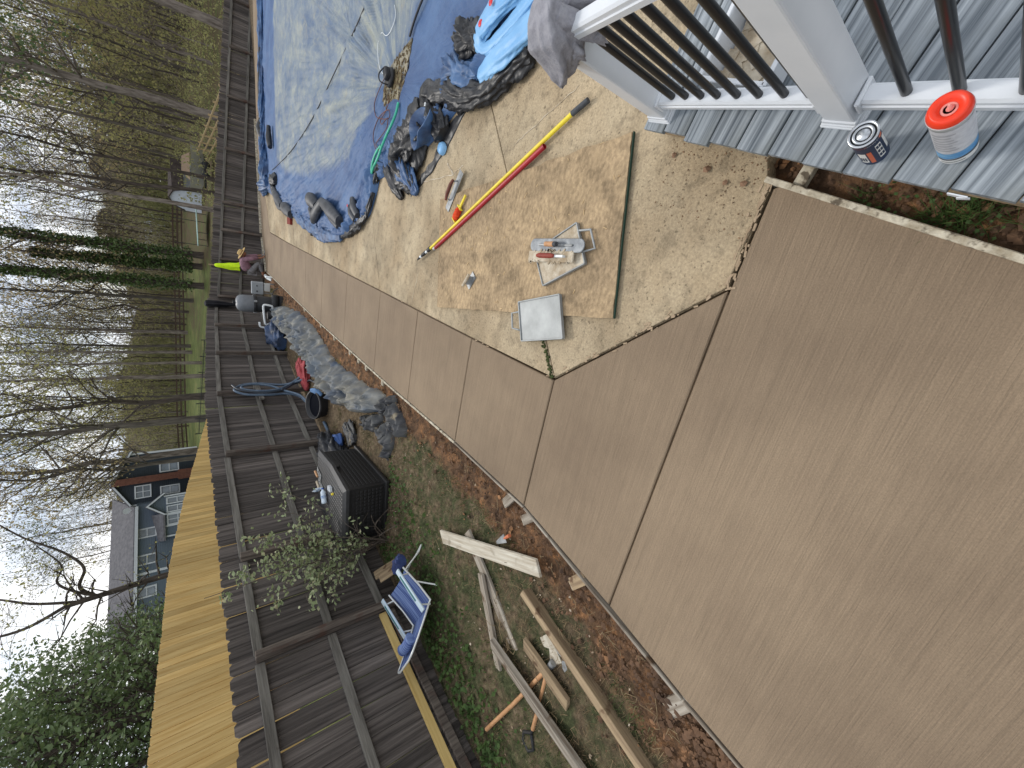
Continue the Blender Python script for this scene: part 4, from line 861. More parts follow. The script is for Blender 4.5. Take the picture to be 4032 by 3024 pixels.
part('side_tube', crumple([(1.62, 2.55, .13), (1.48, 2.9, .14), (1.40, 3.15, .13), (1.34, 3.42, .11), (1.31, 3.47, .10)], [.09, .10, .10, .08, .02], 7, .22, .42, 22, 8, 5), LBLU, pf)
part('cross_tube', crumple([(1.50, 3.40, .11), (1.42, 3.47, .11), (1.36, 3.50, .1)], [.06, .055, .03], 8, .12, .7, 18, 8, 5), LBLU, pf)
RED = mat('red_dot', lin(206, 38, 42), rough=.4)
for x, y, z in ((1.645, 3.40, .205), (1.725, 3.24, .228)): b = B(); b.lathe([(0, .006), (.022, .004), (.026, 0)], 18, Matrix.Translation((x, y, z))); part('red_dot', b, RED, pf)
pu_ = thing('cover_pump', 'small black pump sitting in the puddle on the cover', 'pump', (1.74, 5.76, .03), .6)
b = B(); b.lathe([(.09, 0), (.11, .02), (.105, .05), (.06, .06), (0, .06)], 20); part('base', b, BLKP, pu_)
b = B(); b.rbox((.0, -.03, .08), (.13, .10, .07), bev=.02, seg=2); part('motor', b, BLKP, pu_)
b = B(); b.tube(smooth_path([(-.08, .04, .05), (-.05, .06, .14), (.03, .03, .15), (.07, -.05, .10)], 5), .008, 8); part('handle', b, BLKP, pu_)
rope('garden_hose', 'green hose leading from the puddle over the edge of the cover', 'hose', [(1.42, 5.40, .06), (1.30, 5.40, .08), (1.19, 5.45, .10), (1.07, 5.58, .11), (.93, 5.67, .13), (.82, 5.77, .13), (.72, 5.95, .12), (.66, 6.06, .10), (.71, 6.08, .1), (.80, 5.98, .12), (.90, 5.87, .12), (.96, 5.68, .13)], .0155, mat('green_hose', lin(70, 186, 150), lin(60, 160, 130), rough=.4, scale=8), 10)
rope('pump_cord', 'dark looping power cord of the cover pump', 'cord', [(1.77, 6.0, .05), (1.63, 6.18, .06), (1.53, 6.31, .05), (1.40, 6.22, .06), (1.34, 6.1, .06), (1.28, 5.75, .08), (1.29, 5.60, .08), (1.38, 5.70, .07), (1.34, 6.0, .07), (1.24, 6.19, .06), (1.15, 6.2, .07), (1.07, 6.15, .08), (.95, 5.98, .1)], .0055, BRNH)
rope('pump_cord', 'second dark cord tangled round the green hose', 'cord', [(1.50, 5.72, .06), (1.38, 5.78, .07), (1.30, 5.95, .07), (1.22, 5.8, .1), (1.27, 5.62, .1), (1.16, 5.55, .12), (1.1, 5.75, .1), (1.02, 6.0, .09), (.95, 5.85, .12), (.9, 5.7, .14)], .0055, BRNH)
rope('string', 'pale string wandering over the grey part of the cover', 'string', [(2.55, 5.93, .05), (2.52, 5.85, .05), (2.36, 5.77, .05), (2.25, 5.9, .05), (2.24, 6.05, .05), (2.31, 6.23, .05), (2.19, 6.31, .06), (2.02, 6.25, .06), (1.90, 6.15, .06), (1.80, 5.95, .08)], .004, PVC)
rope('rope', 'long dark rope across the cover towards the far edge', 'rope', [(.98, 15.6, .06), (1.3, 12.6, .06), (1.75, 10.2, .06), (2.3, 8.4, .06), (2.7, 7.2, .06), (3.1, 6.2, .06)], .009, BLKP)
rope('rope', 'dark rope running from the puddle to the right over the cover', 'rope', [(2.05, 5.26, .05), (2.18, 5.12, .06), (2.34, 4.92, .06), (2.6, 4.55, .06)], .012, BLKP)
def bag(pts, r, label, sd, m=GRBAG): return single('water_bag', crumple([(x, y, z) for x, y, z in pts], r, sd, .14, .75, 20, 8, 4), m, label, 'water bag', group='water bags weighting the cover')
bag([(.50, 15.2, .12), (.33, 14.6, .12), (.15, 14.0, .12), (0, 13.4, .12)], [.07, .12, .13, .08], 'grey water bag along the far left edge of the cover', 31)
bag([(.36, 15.15, .11), (.18, 14.5, .11), (-.02, 13.9, .11), (-.08, 13.35, .1)], [.06, .09, .1, .06], 'narrow grey water bag outside its twin at the far left edge', 32)
bag([(.0, 13.2, .12), (-.06, 12.6, .13), (-.16, 11.95, .12)], [.09, .16, .1], 'short fat grey water bag over the red brick', 33)
bag([(-.16, 9.35, .14), (0, 9.0, .17), (.21, 8.62, .15)], [.07, .11, .08], 'grey water bag bent up as the left leg of the folded pair', 34)
bag([(.21, 8.62, .15), (.1, 8.0, .17), (-.06, 7.4, .14)], [.08, .12, .09], 'grey water bag forming the right leg of the folded pair', 35)
bag([(.15, 8.55, .12), (-.02, 8.0, .12), (-.15, 7.6, .1)], [.06, .08, .05], 'thin grey water bag under the folded pair', 38)
bag([(.24, 9.75, .14), (.22, 9.4, .17), (.12, 9.1, .14)], [.11, .15, .09], 'short rolled grey water bag left of the folded pair', 36)
bag([(.05, 9.8, .12), (-.02, 9.55, .13), (-.1, 9.4, .1)], [.05, .07, .05], 'small grey bag end under the short rolled one', 39)
bag([(.30, 6.82, .12), (.2, 6.66, .14), (.08, 6.52, .12)], [.05, .07, .05], 'small grey water bag at the near corner, nearer the hose', 37)
bag([(.20, 6.92, .12), (.1, 6.8, .13), (.01, 6.66, .11)], [.04, .055, .04], 'small grey water bag with a red mark at the near corner', 40)
b = B(); b.lathe([(0, .004), (.02, .003), (.022, 0)], 12, Matrix.Translation((.20, 6.9, .165))); single('red_valve', b, RED, 'red valve cap beside the small grey water bag', 'cap')
bag([(4.6, 17.75, .12), (3.6, 17.8, .12), (2.7, 17.7, .12)], [.07, .10, .08], 'black water bag lying along the far edge, right of the two', 41, BLKT)
bag([(2.65, 17.65, .12), (2.3, 17.6, .15), (1.95, 17.45, .12)], [.06, .17, .10], 'black water bag lying along the far edge, left of the two', 42, BLKT)
bag([(2.2, 15.9, .12), (1.9, 15.8, .13), (1.6, 15.6, .12)], [.07, .11, .08], 'black and blue bag on the far part of the cover', 43, BLKT)
single('tarp_hem', crumple([(.55, 17.5, .08), (1.0, 16.9, .1), (1.5, 17.2, .1), (2.3, 17.6, .08), (3.5, 17.75, .08), (6, 17.9, .08), (8, 18, .08)], [.24, .26, .24, .2, .17, .16, .16], 27, .35, .55, 24, 14, 3), BLUT, 'crumpled blue hem along the far edge of the cover', 'tarp')
single('tarp_knot', crumple([(.35, 17.6, .08), (.5, 17.0, .14), (.62, 16.4, .1)], [.12, .24, .16], 29, .35, .6, 26, 10, 3), BLUT, 'knotted blue corner of the cover at its far left', 'tarp')
single('rope_coil', crumple([(.62, 15.4, .1), (.7, 15.0, .12), (.66, 14.6, .1)], [.08, .16, .1], 30, .3, .7, 20, 8, 4), BLKT, 'dark bundled rope bag at the far left inside edge of the cover', 'bundle')
b = B(); b.rbox((0, 0, .03), (.2, .46, .06), bev=.004, seg=1); single('brick', b, mat('red_brick', lin(134, 54, 42), lin(110, 42, 34), rough=.9, scale=12), 'dark red brick on the concrete beside the cover', 'brick', (-.33, 12.68, 0), .03)
board('plank', (-.20, 12.1, .02), (-.36, 10.0, .02), .12, .03, CRUST, 'pale plank under the left edge of the cover near the red brick', 'plank')
b = B(); b.rbox((0, 0, .03), (.1, .16, .06), bev=.01, seg=1); single('black_clamp', b, BLKP, 'small black clip on the concrete at the left edge of the cover', 'clip', (-.42, 9.95, 0), .4)

# ---------------------------------------------------------------- deck box
BOXM = bpy.data.materials.new('black_wicker_plastic'); BOXM.use_nodes = True; nt = BOXM.node_tree; bs = nt.nodes['Principled BSDF']; bs.inputs['Base Color'].default_value = (.012, .011, .011, 1); bs.inputs['Roughness'].default_value = .5; bs.inputs['Specular IOR Level'].default_value = .5
DBX = thing('deck_box', 'black woven-look plastic deck box standing on the grass by the fence', 'deck box', (-3.83, 5.07, float(gz(-3.83, 5.07)) - .02), math.radians(8))
def wicker(b, org, ux, uy, nu, nv, lu, lv, nrm, r=.010):
    """woven bumps over a rectangle"""
    du, dv = lu / nu, lv / nv
    for i in range(nu):
        for j in range(nv):
            o_ = 0 if (i + j) % 2 == 0 else .5
            c = org + ux * (du * (i + .5)) + uy * (dv * (j + .5)); a, e = (ux * du * .46, uy * dv * .40) if (i + j) % 2 == 0 else (ux * du * .40, uy * dv * .46)
            b.add([c - a - e, c + a - e, c + a + e, c - a + e, c - a * .5 - e * .5 + nrm * r, c + a * .5 - e * .5 + nrm * r, c + a * .5 + e * .5 + nrm * r, c - a * .5 + e * .5 + nrm * r], [(4, 5, 6, 7), (0, 1, 5, 4), (1, 2, 6, 5), (2, 3, 7, 6), (3, 0, 4, 7)])
hw, hl, hh = .43, .70, .54
b = B(); b.box((0, 0, hh / 2), (hw * 1.92, hl * 1.94, hh), taper=1.03); b.rbox((0, 0, .03), (hw * 2 + .05, hl * 2 + .05, .06), bev=.015, seg=2); part('body', b, BOXM, DBX)
b = B(); X_, Y_, Z_ = Vector((1, 0, 0)), Vector((0, 1, 0)), Vector((0, 0, 1))
wicker(b, Vector((hw * .985, -hl * .9, .08)), Y_, Z_, 26, 8, hl * 1.8, .42, X_, .0035); part('woven_front', b, BOXM, DBX); b = B(); wicker(b, Vector((-hw * .9, -hl * .992, .08)), X_, Z_, 15, 8, hw * 1.8, .42, -Y_, .0035); part('woven_side', b, BOXM, DBX)
lid_m = mat('black_lid', (.032, .032, .033, 1), (.045, .045, .046, 1), rough=.42, scale=8)
b = B(); pl = [(-hw - .03, -hl - .04), (hw + .02, -hl - .04), (hw + .05, -hl * .5), (hw + .08, 0), (hw + .05, hl * .5), (hw + .02, hl + .04), (-hw - .03, hl + .04)]
b.prism(pl, hh + .005, hh + .075, inset=.05, drop=.03); lid = part('lid', b, lid_m, DBX)
b = B(); wicker(b, Vector((-hw + .03, -hl + .03, hh + .074)), X_, Y_, 14, 24, hw * 2 - .04, hl * 2 - .06, Z_, .005); part('woven_top', b, lid_m, lid)
b = B(); b.rbox((hw + .055, 0, hh - .02), (.05, .16, .07), bev=.012, seg=2); part('latch', b, BOXM, DBX)
b = B(); b.rbox((-.05, -hl - .02, .36), (.16, .02, .05), bev=.008, seg=1); part('side_grip', b, BOXM, DBX)
zb = DBX.location.z + hh + .085
def t2(name, label, x, y, rz, hm):
    t_ = thing(name, label, 'trowel', (x, y, zb), rz); b = B(); b.rbox((0, 0, .004), (.26, .09, .004), bev=.001, seg=1); part('blade', b, METAL, t_)
    b = B(); b.tube([(-.07, 0, .005), (-.06, 0, .035), (.06, 0, .035), (.07, 0, .005)], .007, 6); part('bracket', b, METAL, t_)
    b = B(); b.tube([(-.075, 0, .045), (.075, 0, .045)], [.015, .018], 10); part('handle', b, hm, t_); return t_
t2('hand_trowel', 'trowel with orange wooden handle at the far end of the deck box lid', -3.76, 5.62, 1.55, TANH)
t2('hand_trowel', 'pale trowel next to the orange-handled one on the deck box lid', -3.88, 5.50, 1.4, MORT)
def bottle(x, y, rz, lab, lay, m, capm, s_=1.):
    t_ = thing('water_bottle', lab, 'bottle', (x, y, zb + (.033 * s_ if lay else 0)), 0)
    M_ = (Matrix.Rotation(rz, 4, 'Z') @ Matrix.Rotation(PI / 2, 4, 'Y')) if lay else Matrix.Identity(4); M_ = M_ @ Matrix.Scale(s_, 4)
    b = B(); b.lathe([(.02, 0), (.032, .006), (.032, .04), (.029, .05), (.032, .06), (.032, .11), (.028, .12), (.032, .13), (.03, .15), (.013, .175), (.012, .185)], 20, M_); part('bottle_body', b, m, t_)
    b = B(); b.lathe([(.0145, .183), (.0145, .20), (0, .2)], 16, M_); part('cap', b, capm, t_)
    b = B(); b.lathe([(.0328, .065), (.0328, .105)], 20, M_); part('label_band', b, mat('bottle_label', lin(120, 150, 190), lin(210, 218, 226), rough=.5, scale=30), t_); return t_
WB = mat('frosted_bottle', lin(214, 226, 236), rough=.2); CAPB = mat('blue_cap', lin(40, 84, 170), rough=.4)
bottle(-3.95, 5.10, .75, 'water bottle lying on the deck box lid with its blue cap to the right', True, WB, CAPB, 1.15)
bottle(-4.02, 5.55, 0, 'crumpled small bottle standing at the fence side of the lid', False, WB, WHITE, .55)
bottle(-3.90, 5.42, 0, 'crumpled small bottle with blue print standing on the lid', False, WB, CAPB, .6)
b = B(); b.rbox((0, 0, .02), (.07, .11, .04), bev=.004, seg=1); b.rbox((.01, -.01, .045), (.05, .04, .012), bev=.004, seg=1); single('cigarette_pack', b, WHITE, 'small white carton in the middle of the deck box lid', 'carton', (-3.58, 4.93, zb), .3)
b = B(); b.lathe([(.018, 0), (.018, .022), (.012, .03), (0, .03)], 14); single('yellow_cap', b, YEL, 'small yellow cap beside the white carton on the lid', 'cap', (-3.60, 4.82, zb))

# ---------------------------------------------------------------- beach chair
CH = thing('beach_chair', 'folding beach chair with blue striped fabric by the fence', 'chair', (-4.03, 3.10, float(gz(-4.03, 3.10))), math.radians(-17)); CH.location = (-3.917, 3.074, .085); CH.rotation_euler = (.24, .017, -.36); CH.scale = (.92,) * 3
TUBE = mat('white_tube', lin(222, 224, 220), rough=.35, metal=.2); TEAL = mat('teal_insert', lin(70, 118, 122), rough=.5); ARMC = mat('pale_arm_plastic', lin(196, 212, 220), rough=.4)
FAB = mat('blue_striped_fabric', lin(54, 74, 128), lin(116, 136, 178), rough=.9, scale=3, stretch=(16, .4, 1), bump=.2, bscale=10, lo=.42, hi=.6)
def sheet(prof, hw_, th=.012, sag=.03, n=10):
    b = B(); vs = []; m = len(prof)
    for y, z in prof:
        for i in range(n + 1): u = -1 + 2 * i / n; vs.append((u * hw_, y, z - sag * (1 - u * u)))
    o_ = len(vs); vs += [(a, c, d_ - th) for a, c, d_ in vs]; w_ = n + 1
    f = [(i * w_ + j, i * w_ + j + 1, (i + 1) * w_ + j + 1, (i + 1) * w_ + j) for i in range(m - 1) for j in range(n)]
    f += [tuple(o_ + q for q in reversed(a)) for a in f]
    f += [(i * w_ + e, (i + 1) * w_ + e, o_ + (i + 1) * w_ + e, o_ + i * w_ + e) for i in range(m - 1) for e in (0, n)]
    b.add(vs, f, True); return b
W2 = .36
part('seat', sheet([(.26, .27), (.12, .245), (-.08, .225), (-.22, .22)], W2, sag=.04), FAB, CH)
part('backrest', sheet([(-.22, .22), (-.30, .32), (-.39, .46), (-.48, .59), (-.53, .66)], W2 * .8, sag=.05), FAB, CH)
part('head_pillow', crumple([(-.2, -.39, .56), (0, -.41, .57), (.2, -.39, .56)], .06, 3, .1, .7, 18, 6, 5), FAB, CH)
for s_ in (-1, 1):
    x = s_ * (W2 + .015)
    b = B(); b.tube([(x, .28, .28), (x, .0, .235), (x, -.23, .22)], .011, 8); part('seat_frame', b, TUBE, CH)
    b = B(); b.tube(smooth_path([(x, -.22, .22), (x * .92, -.34, .38), (x * .85, -.48, .58), (x * .8, -.535, .665), (x * .5, -.56, .69)], 5), .011, 8); part('back_frame', b, TUBE, CH)
    b = B(); b.tube([(x, .24, .27), (x, .34, .0), (x, .40, -.08)], .010, 8); part('leg', b, TUBE, CH)
    b = B(); b.tube([(x, .05, .24), (x, -.12, .06), (x, -.16, .03)], .010, 8); part('leg', b, TUBE, CH)
    b = B(); b.tube([(x, .18, .26), (x + s_ * .02, .2, .36)], .010, 8); part('arm_support', b, TUBE, CH); b = B(); b.tube([(x, -.26, .25), (x + s_ * .02, -.2, .36)], .010, 8); part('arm_support', b, TUBE, CH)
    b = B(); b.rbox((x + s_ * .025, .0, .372), (.085, .56, .024), bev=.009, seg=2); a_ = part('armrest', b, ARMC, CH)
    b = B(); b.rbox((x + s_ * .025, .03, .3835), (.04, .34, .004), bev=.0015, seg=1); part('arm_insert', b, TEAL, a_)
b = B(); b.tube([(-W2, .40, -.08), (W2, .40, -.08)], .010, 8); part('foot_bar', b, TUBE, CH)
b = B(); b.tube([(-W2, -.16, .03), (W2, -.16, .03)], .010, 8); part('foot_bar', b, TUBE, CH)
b = B(); b.tube([(-W2 * .53, -.56, .69), (W2 * .53, -.56, .69)], .011, 8); part('back_frame', b, TUBE, CH)
part('rolled_bag', crumple([(-.02, .40, .20), (.14, .42, .18), (.28, .38, .2)], [.06, .09, .07], 6, .3, .8, 18, 6, 6), mat('navy_cloth', lin(32, 42, 78), lin(54, 68, 112), rough=.9, scale=12), CH)
# ---------------------------------------------------------------- yard clutter
OTARP = mat('dirty_grey_tarp', lin(98, 106, 114), lin(140, 136, 124), rough=.75, scale=2.2, detail=9, bump=.5, bscale=12, c3=lin(64, 78, 98), s3=2.0, lo3=.5, hi3=.72)
DTARP = mat('torn_dark_tarp', lin(50, 52, 58), lin(88, 88, 86), rough=.7, scale=5, bump=.4, bscale=9, c3=lin(128, 118, 98), s3=6, lo3=.58, hi3=.7)
zg = lambda x, y: float(gz(x, y))
def onz(pts, dz): return [(x, y, zg(x, y) + dz) for x, y in pts]
def strip_cloth(path, widths, h, seed, NS=260, NU=56, sc=2.6):
    """long rumpled cloth lying on the ground"""
    P = smooth_path([(x, y, 0) for x, y in path], 12); P2 = np.array([(p.x, p.y) for p in P]); sl = np.r_[0, np.cumsum(np.hypot(*np.diff(P2, axis=0).T))]; q = np.linspace(0, sl[-1], NS)
    C = np.stack([np.interp(q, sl, P2[:, 0]), np.interp(q, sl, P2[:, 1])], 1); Tn = np.gradient(C, axis=0); Tn /= np.linalg.norm(Tn, axis=1)[:, None]; W = np.interp(q, np.linspace(0, sl[-1], len(widths)), widths)
    b = B(); vs = []
    for i in range(NS):
        for j in range(NU):
            u = -1 + 2 * j / (NU - 1); w_ = W[i] * (1 + .35 * noise.noise(Vector((q[i] * 1.8, 3 * (1 if u > 0 else -1), seed))) + .15 * noise.noise(Vector((q[i] * 6, 5 * (1 if u > 0 else -1), seed))))
            x, y = C[i, 0] + Tn[i, 1] * u * w_, C[i, 1] - Tn[i, 0] * u * w_
            wx = noise.noise(Vector((x * 1.5, y * 1.5, seed))) * .5; c1 = Vector((x * sc * 1.2 + wx, y * sc * .55 + wx, seed)); c2 = Vector((x * sc * 2.6 - wx * 2, y * sc * 1.7 + wx, seed + 4)); c3_ = Vector((x * sc * 6, y * sc * 5, seed + 8))
            F = .95 * max(0, 1 - 2.0 * abs(noise.noise(c1))) ** 1.6 + .45 * max(0, 1 - 2.0 * abs(noise.noise(c2))) ** 1.5 + .10 * abs(noise.noise(c3_)); env = (1 - abs(u) ** 5) * min(1, i / 8, (NS - 1 - i) / 8)
            x += .05 * noise.noise(c2 * 1.3) * env; y += .05 * noise.noise(c2 * 1.3 + Vector((0, 0, 5))) * env
            vs.append((x, y, float(gz(x, y)) + (.012 + h * env * (.22 + F) if env > 0 else -.01)))
    b.add(vs, [(i * NU + j, i * NU + j + 1, (i + 1) * NU + j + 1, (i + 1) * NU + j) for i in range(NS - 1) for j in range(NU - 1)], True); return b
single('crumpled_tarp', strip_cloth([(-3.2, 14.5), (-3.05, 12.6), (-2.93, 11.2), (-2.9, 9.8), (-2.95, 8.6), (-2.98, 7.6), (-2.84, 6.8), (-2.70, 6.0), (-2.42, 5.15)], [.14, .30, .36, .40, .40, .36, .34, .28, .12], .21, 3, 300, 64, 3.0), OTARP, 'long crumpled grey-blue tarp lying on the soil along the walk', 'tarp')
for k, (pth, wds, sd, lb) in enumerate((([(-2.95, 5.75), (-2.85, 5.35), (-2.6, 5.1)], [.06, .14, .08], 31, 'torn dark tarp rag at the near end of the grey tarp, fence side'), ([(-2.3, 4.85), (-2.45, 4.6), (-2.5, 4.3)], [.08, .16, .06], 33, 'torn dark tarp rag nearest the slab edge'), ([(-2.75, 5.0), (-2.8, 4.7), (-3.1, 4.72)], [.12, .14, .07], 35, 'torn dark tarp rag pointing to the corner of the deck box'), ([(-2.55, 5.2), (-2.35, 5.0), (-2.2, 4.8)], [.1, .1, .05], 37, 'torn dark tarp rag between the grey tarp and the slab'))):
    single('torn_tarp', strip_cloth(pth, wds, .10, sd, 70, 26, 5.5), DTARP, lb, 'tarp')
single('blue_tarp_heap', crumple(onz([(-3.74, 14.2), (-3.68, 13.3), (-3.72, 12.5)], .14), [.22, .36, .2], 7, .35, .7, 34, 14, 3.5), mat('deep_blue_tarp', lin(58, 82, 118), lin(34, 40, 54), rough=.6, scale=3, bump=.4, bscale=8, c3=lin(150, 150, 148), s3=3, lo3=.62, hi3=.7), 'heap of black and blue tarp against the fence near the pool filter', 'tarp')
single('red_cloth', crumple(onz([(-3.72, 10.6), (-3.66, 10.1), (-3.74, 9.6), (-3.84, 9.3)], .06), [.10, .26, .24, .06], 12, .38, .4, 34, 12, 4), mat('faded_red_cloth', lin(176, 82, 84), lin(146, 60, 64), rough=.9, scale=4), 'faded red cloth crumpled on the ground by the hanging hose', 'cloth')
tb = thing('round_tub', 'round black plastic tub with hoses beside the fence post', 'tub', (-3.68, 8.0, zg(-3.68, 8.0)), 0); tb.rotation_euler = (.25, .12, 0)
b = B(); b.lathe([(.24, 0), (.29, .22), (.30, .26), (.27, .26), (.26, .22), (.20, .16), (0, .16)], 36); part('tub_wall', b, BLKP, tb)
b = B(); b.lathe([(0, .165), (.2, .17), (.25, .2)], 36); part('tub_floor', b, mat('navy_liner', (.005, .006, .010, 1), rough=.9, spec=.05), tb)
part('blue_rag', crumple([(.27, .14, .27), (.31, 0, .24), (.27, -.15, .2)], [.03, .05, .03], 5, .3, .7, 14, 6, 6), mat('pale_blue_rag', lin(96, 128, 166), rough=.9), tb)
HOSE = mat('blue_grey_hose', lin(92, 110, 128), lin(74, 90, 108), rough=.45, scale=12)
HOSD = mat('dark_hose', lin(44, 52, 62), rough=.45)
fx = lambda y: lfx(y) + .2
rope('vacuum_hose', 'blue-grey vacuum hose looped over the fence post', 'hose', [(fx(9.7) + .25, 9.55, .22), (fx(9.9), 9.88, .55), (fx(10), 10.0, 1.05), (fx(10), 9.95, 1.36), (fx(9.8), 9.75, 1.52), (fx(9.6), 9.6, 1.48), (fx(9.4), 9.46, 1.3), (fx(9.4), 9.38, .92), (fx(9.4), 9.40, .6), (fx(9.2) + .05, 9.2, .42), (fx(8.9) + .12, 8.85, .34), (-3.85, 8.25, .30)], .028, HOSE, 10)
rope('vacuum_hose', 'second blue-grey hose loop inside the first on the fence post', 'hose', [(-3.82, 8.3, .3), (fx(9) + .15, 8.95, .38), (fx(9.4) + .06, 9.45, .62), (fx(9.7) + .05, 9.75, .85), (fx(9.9) + .05, 9.86, 1.15), (fx(9.8) + .05, 9.78, 1.38), (fx(9.6) + .05, 9.62, 1.36), (fx(9.5) + .05, 9.5, 1.1), (fx(9.5) + .06, 9.5, .75), (fx(9.7) + .1, 9.7, .45), (fx(9.7) + .3, 9.7, .2)], .026, HOSE, 10)
rope('vacuum_hose', 'dark hose loop crossing the blue-grey ones and dropping to the grass', 'hose', [(fx(9.8) + .08, 9.8, 1.56), (fx(9.5) + .08, 9.52, 1.42), (fx(9.3) + .08, 9.34, 1.0), (fx(9.4) + .08, 9.42, .66), (fx(9.7) + .1, 9.74, .32), (-3.85, 9.6, .16), (-3.6, 9.2, .14), (-3.45, 8.6, .13)], .022, HOSD, 8)
rope('vacuum_hose', 'short pale hose end on the grass below the tub', 'hose', [(-3.95, 7.72, .16), (-4.02, 7.4, .14), (-4.0, 7.1, .16), (-3.92, 6.8, .13)], .03, HOSE, 10)
bgc = thing('black_bag', 'black bag slumped between the fence post and the deck box', 'bag')
part('bag_cloth', crumple(onz([(-4.05, 7.25), (-3.98, 6.85), (-3.92, 6.4), (-3.8, 6.1)], .16), [.10, .24, .26, .10], 18, .45, .8, 30, 10, 4), mat('black_nylon', (.010, .011, .014, 1), (.028, .03, .036, 1), rough=.6, scale=6), bgc)
part('blue_lining', crumple(onz([(-3.78, 6.75), (-3.7, 6.5), (-3.7, 6.3)], .12), [.04, .09, .03], 5, .3, .9, 16, 6, 5), mat('blue_lining', lin(60, 88, 140), rough=.8), bgc)
single('rag', crumple(onz([(-3.5, 6.6), (-3.45, 6.2), (-3.4, 5.95)], .03), [.05, .16, .08], 22, .7, .4, 26, 10, 6), DTARP, 'dark rag among dry roots beside the black bag', 'cloth')
# ---------------------------------------------------------------- pool equipment
GREYP = mat('filter_grey', lin(122, 126, 130), lin(104, 108, 112), rough=.4, scale=3); DKP = mat('filter_base', lin(58, 60, 62), lin(42, 44, 46), rough=.5, scale=4)
fz = .02
FT = thing('pool_filter', 'grey domed pool filter tank with black band by the fence', 'pool filter', (-3.05, 14.6, fz))
b = B(); b.lathe([(.25, .64), (.262, .68), (.262, .95), (.245, 1.04), (.2, 1.10), (.12, 1.135), (.05, 1.145), (0, 1.145)], 32); part('tank_dome', b, GREYP, FT)
b = B(); b.lathe([(.23, .05), (.25, .1), (.25, .62)], 32); part('tank_base', b, DKP, FT)
b = B(); b.lathe([(.27, .60), (.28, .62), (.28, .67), (.27, .69)], 32); part('clamp_band', b, BLKP, FT)
for k in range(4): b = B(); a = k * PI / 2 + .5; b.rbox((.28 * math.cos(a), .28 * math.sin(a), .645), (.03, .06, .09), a, bev=.006, seg=1); part('clamp', b, METAL, FT)
b = B(); b.tube([(0, 0, 1.14), (0, 0, 1.2)], .03, 12); b.box((0, .0, 1.2), (.05, .12, .03)); b.tube([(.03, .05, 1.13), (.03, .05, 1.22)], .02, 8); part('valve', b, BLKP, FT)
PP = thing('pool_pump', 'black pool pump with white pipes in front of the filter tank', 'pump', (-2.85, 14.05, -.03))
b = B(); b.tube([(-.28, 0, .2), (.22, 0, .2)], .11, 20); b.rbox((0, 0, .05), (.4, .2, .1), bev=.01, seg=1); part('motor', b, BLKP, PP)
b = B(); b.tube([(-.42, 0, .12), (-.42, 0, .42)], .12, 20); part('strainer', b, BLKP, PP)
b = B(); b.tube(smooth_path([(-.30, -.02, .28), (-.12, -.14, .30), (-.08, -.16, .36), (-.06, -.17, .50), (-.1, -.17, .54), (-.2, -.17, .54), (-.62, -.15, .50), (-.68, -.14, .44), (-.66, -.1, .36)], 4), .03, 10); part('white_pipe', b, PVC, PP)
b = B(); b.tube(smooth_path([(-.66, .06, .62), (-.8, .05, .6), (-.82, .05, .45), (-.7, .02, .38)], 4), .03, 10); part('white_pipe', b, PVC, PP)
b = B(); b.tube(smooth_path([(.2, .1, .28), (.3, .3, .2), (.42, .2, .1)], 4), .012, 8); part('conduit', b, DKP, PP)
CB = thing('control_box', 'pale grey pool control panel on a stand right of the filter tank', 'control box', (-2.75, 15.8, -.03))
b = B(); b.rbox((0, 0, .50), (.40, .16, .34), bev=.01, seg=1); part('cabinet', b, mat('panel_grey', lin(160, 166, 170), lin(146, 152, 156), rough=.5, scale=4), CB)
for k in (-.1, .08): b = B(); b.lathe([(.022, 0), (.022, .02), (0, .02)], 14, Matrix.Translation((k, -.08, .52)) @ Matrix.Rotation(PI / 2, 4, 'X')); part('dial', b, DKP, CB)
for k in (-.16, .16): b = B(); b.box((k, .02, .17), (.04, .04, .34)); part('leg', b, METAL, CB)
b = B(); b.rbox((.05, -.02, .22), (.26, .16, .16), bev=.01, seg=1); part('junction_box', b, mat('pale_box', lin(196, 198, 194), rough=.5), CB)
WP = thing('white_pipe_stub', 'white plastic pipes rising at the far corner of the slab', 'pipe', (-2.56, 16.5, -.06))
b = B(); b.tube([(0, 0, 0), (-.02, .55, .09), (0, 1.0, .1)], .05, 12); part('pipe', b, PVC, WP)
b = B(); b.tube([(.1, 0, .0), (.1, .02, .16), (.07, .2, .18)], .035, 12); part('elbow', b, PVC, WP)
single('hanging_cloth', drape([(-3.66, 17.02, 1.90), (-3.64, 16.98, 1.86), (-3.62, 16.94, 1.6), (-3.62, 16.92, 1.3), (-3.62, 16.92, 1.02)], [(.05, .07), (.1, .16), (.1, .17), (.08, .14), (.05, .08)], 31, folds=5, amp=.3, n=48), mat('black_cotton', (.006, .006, .009, 1), rough=.9), 'black shirt hung over the top of the fence at the far corner', 'shirt')
HV = thing('safety_vest', 'fluorescent yellow vest hanging from a stake at the far fence behind the man', 'vest')
HVM = mat('fluorescent_yellow', lin(214, 246, 34), lin(186, 224, 24), rough=.8, scale=6)
part('vest_cloth', drape([(-2.53, 18.62, 1.52), (-2.53, 18.60, 1.47), (-2.52, 18.56, 1.2), (-2.5, 18.52, .95), (-2.48, 18.5, .76)], [(.04, .03), (.07, .05), (.09, .06), (.12, .07), (.15, .08)], 41, folds=4, amp=.25, n=48), HVM, HV)
b = B(); b.rbox((-2.52, 18.52, 1.16), (.05, .01, .2), bev=.003, seg=1); part('logo_mark', b, BLKP, HV)
part('dark_hem', drape([(-2.50, 18.53, .80), (-2.48, 18.51, .70), (-2.45, 18.5, .60)], [(.13, .06), (.15, .07), (.10, .06)], 43, folds=4, amp=.2, n=40), BLKP, HV)
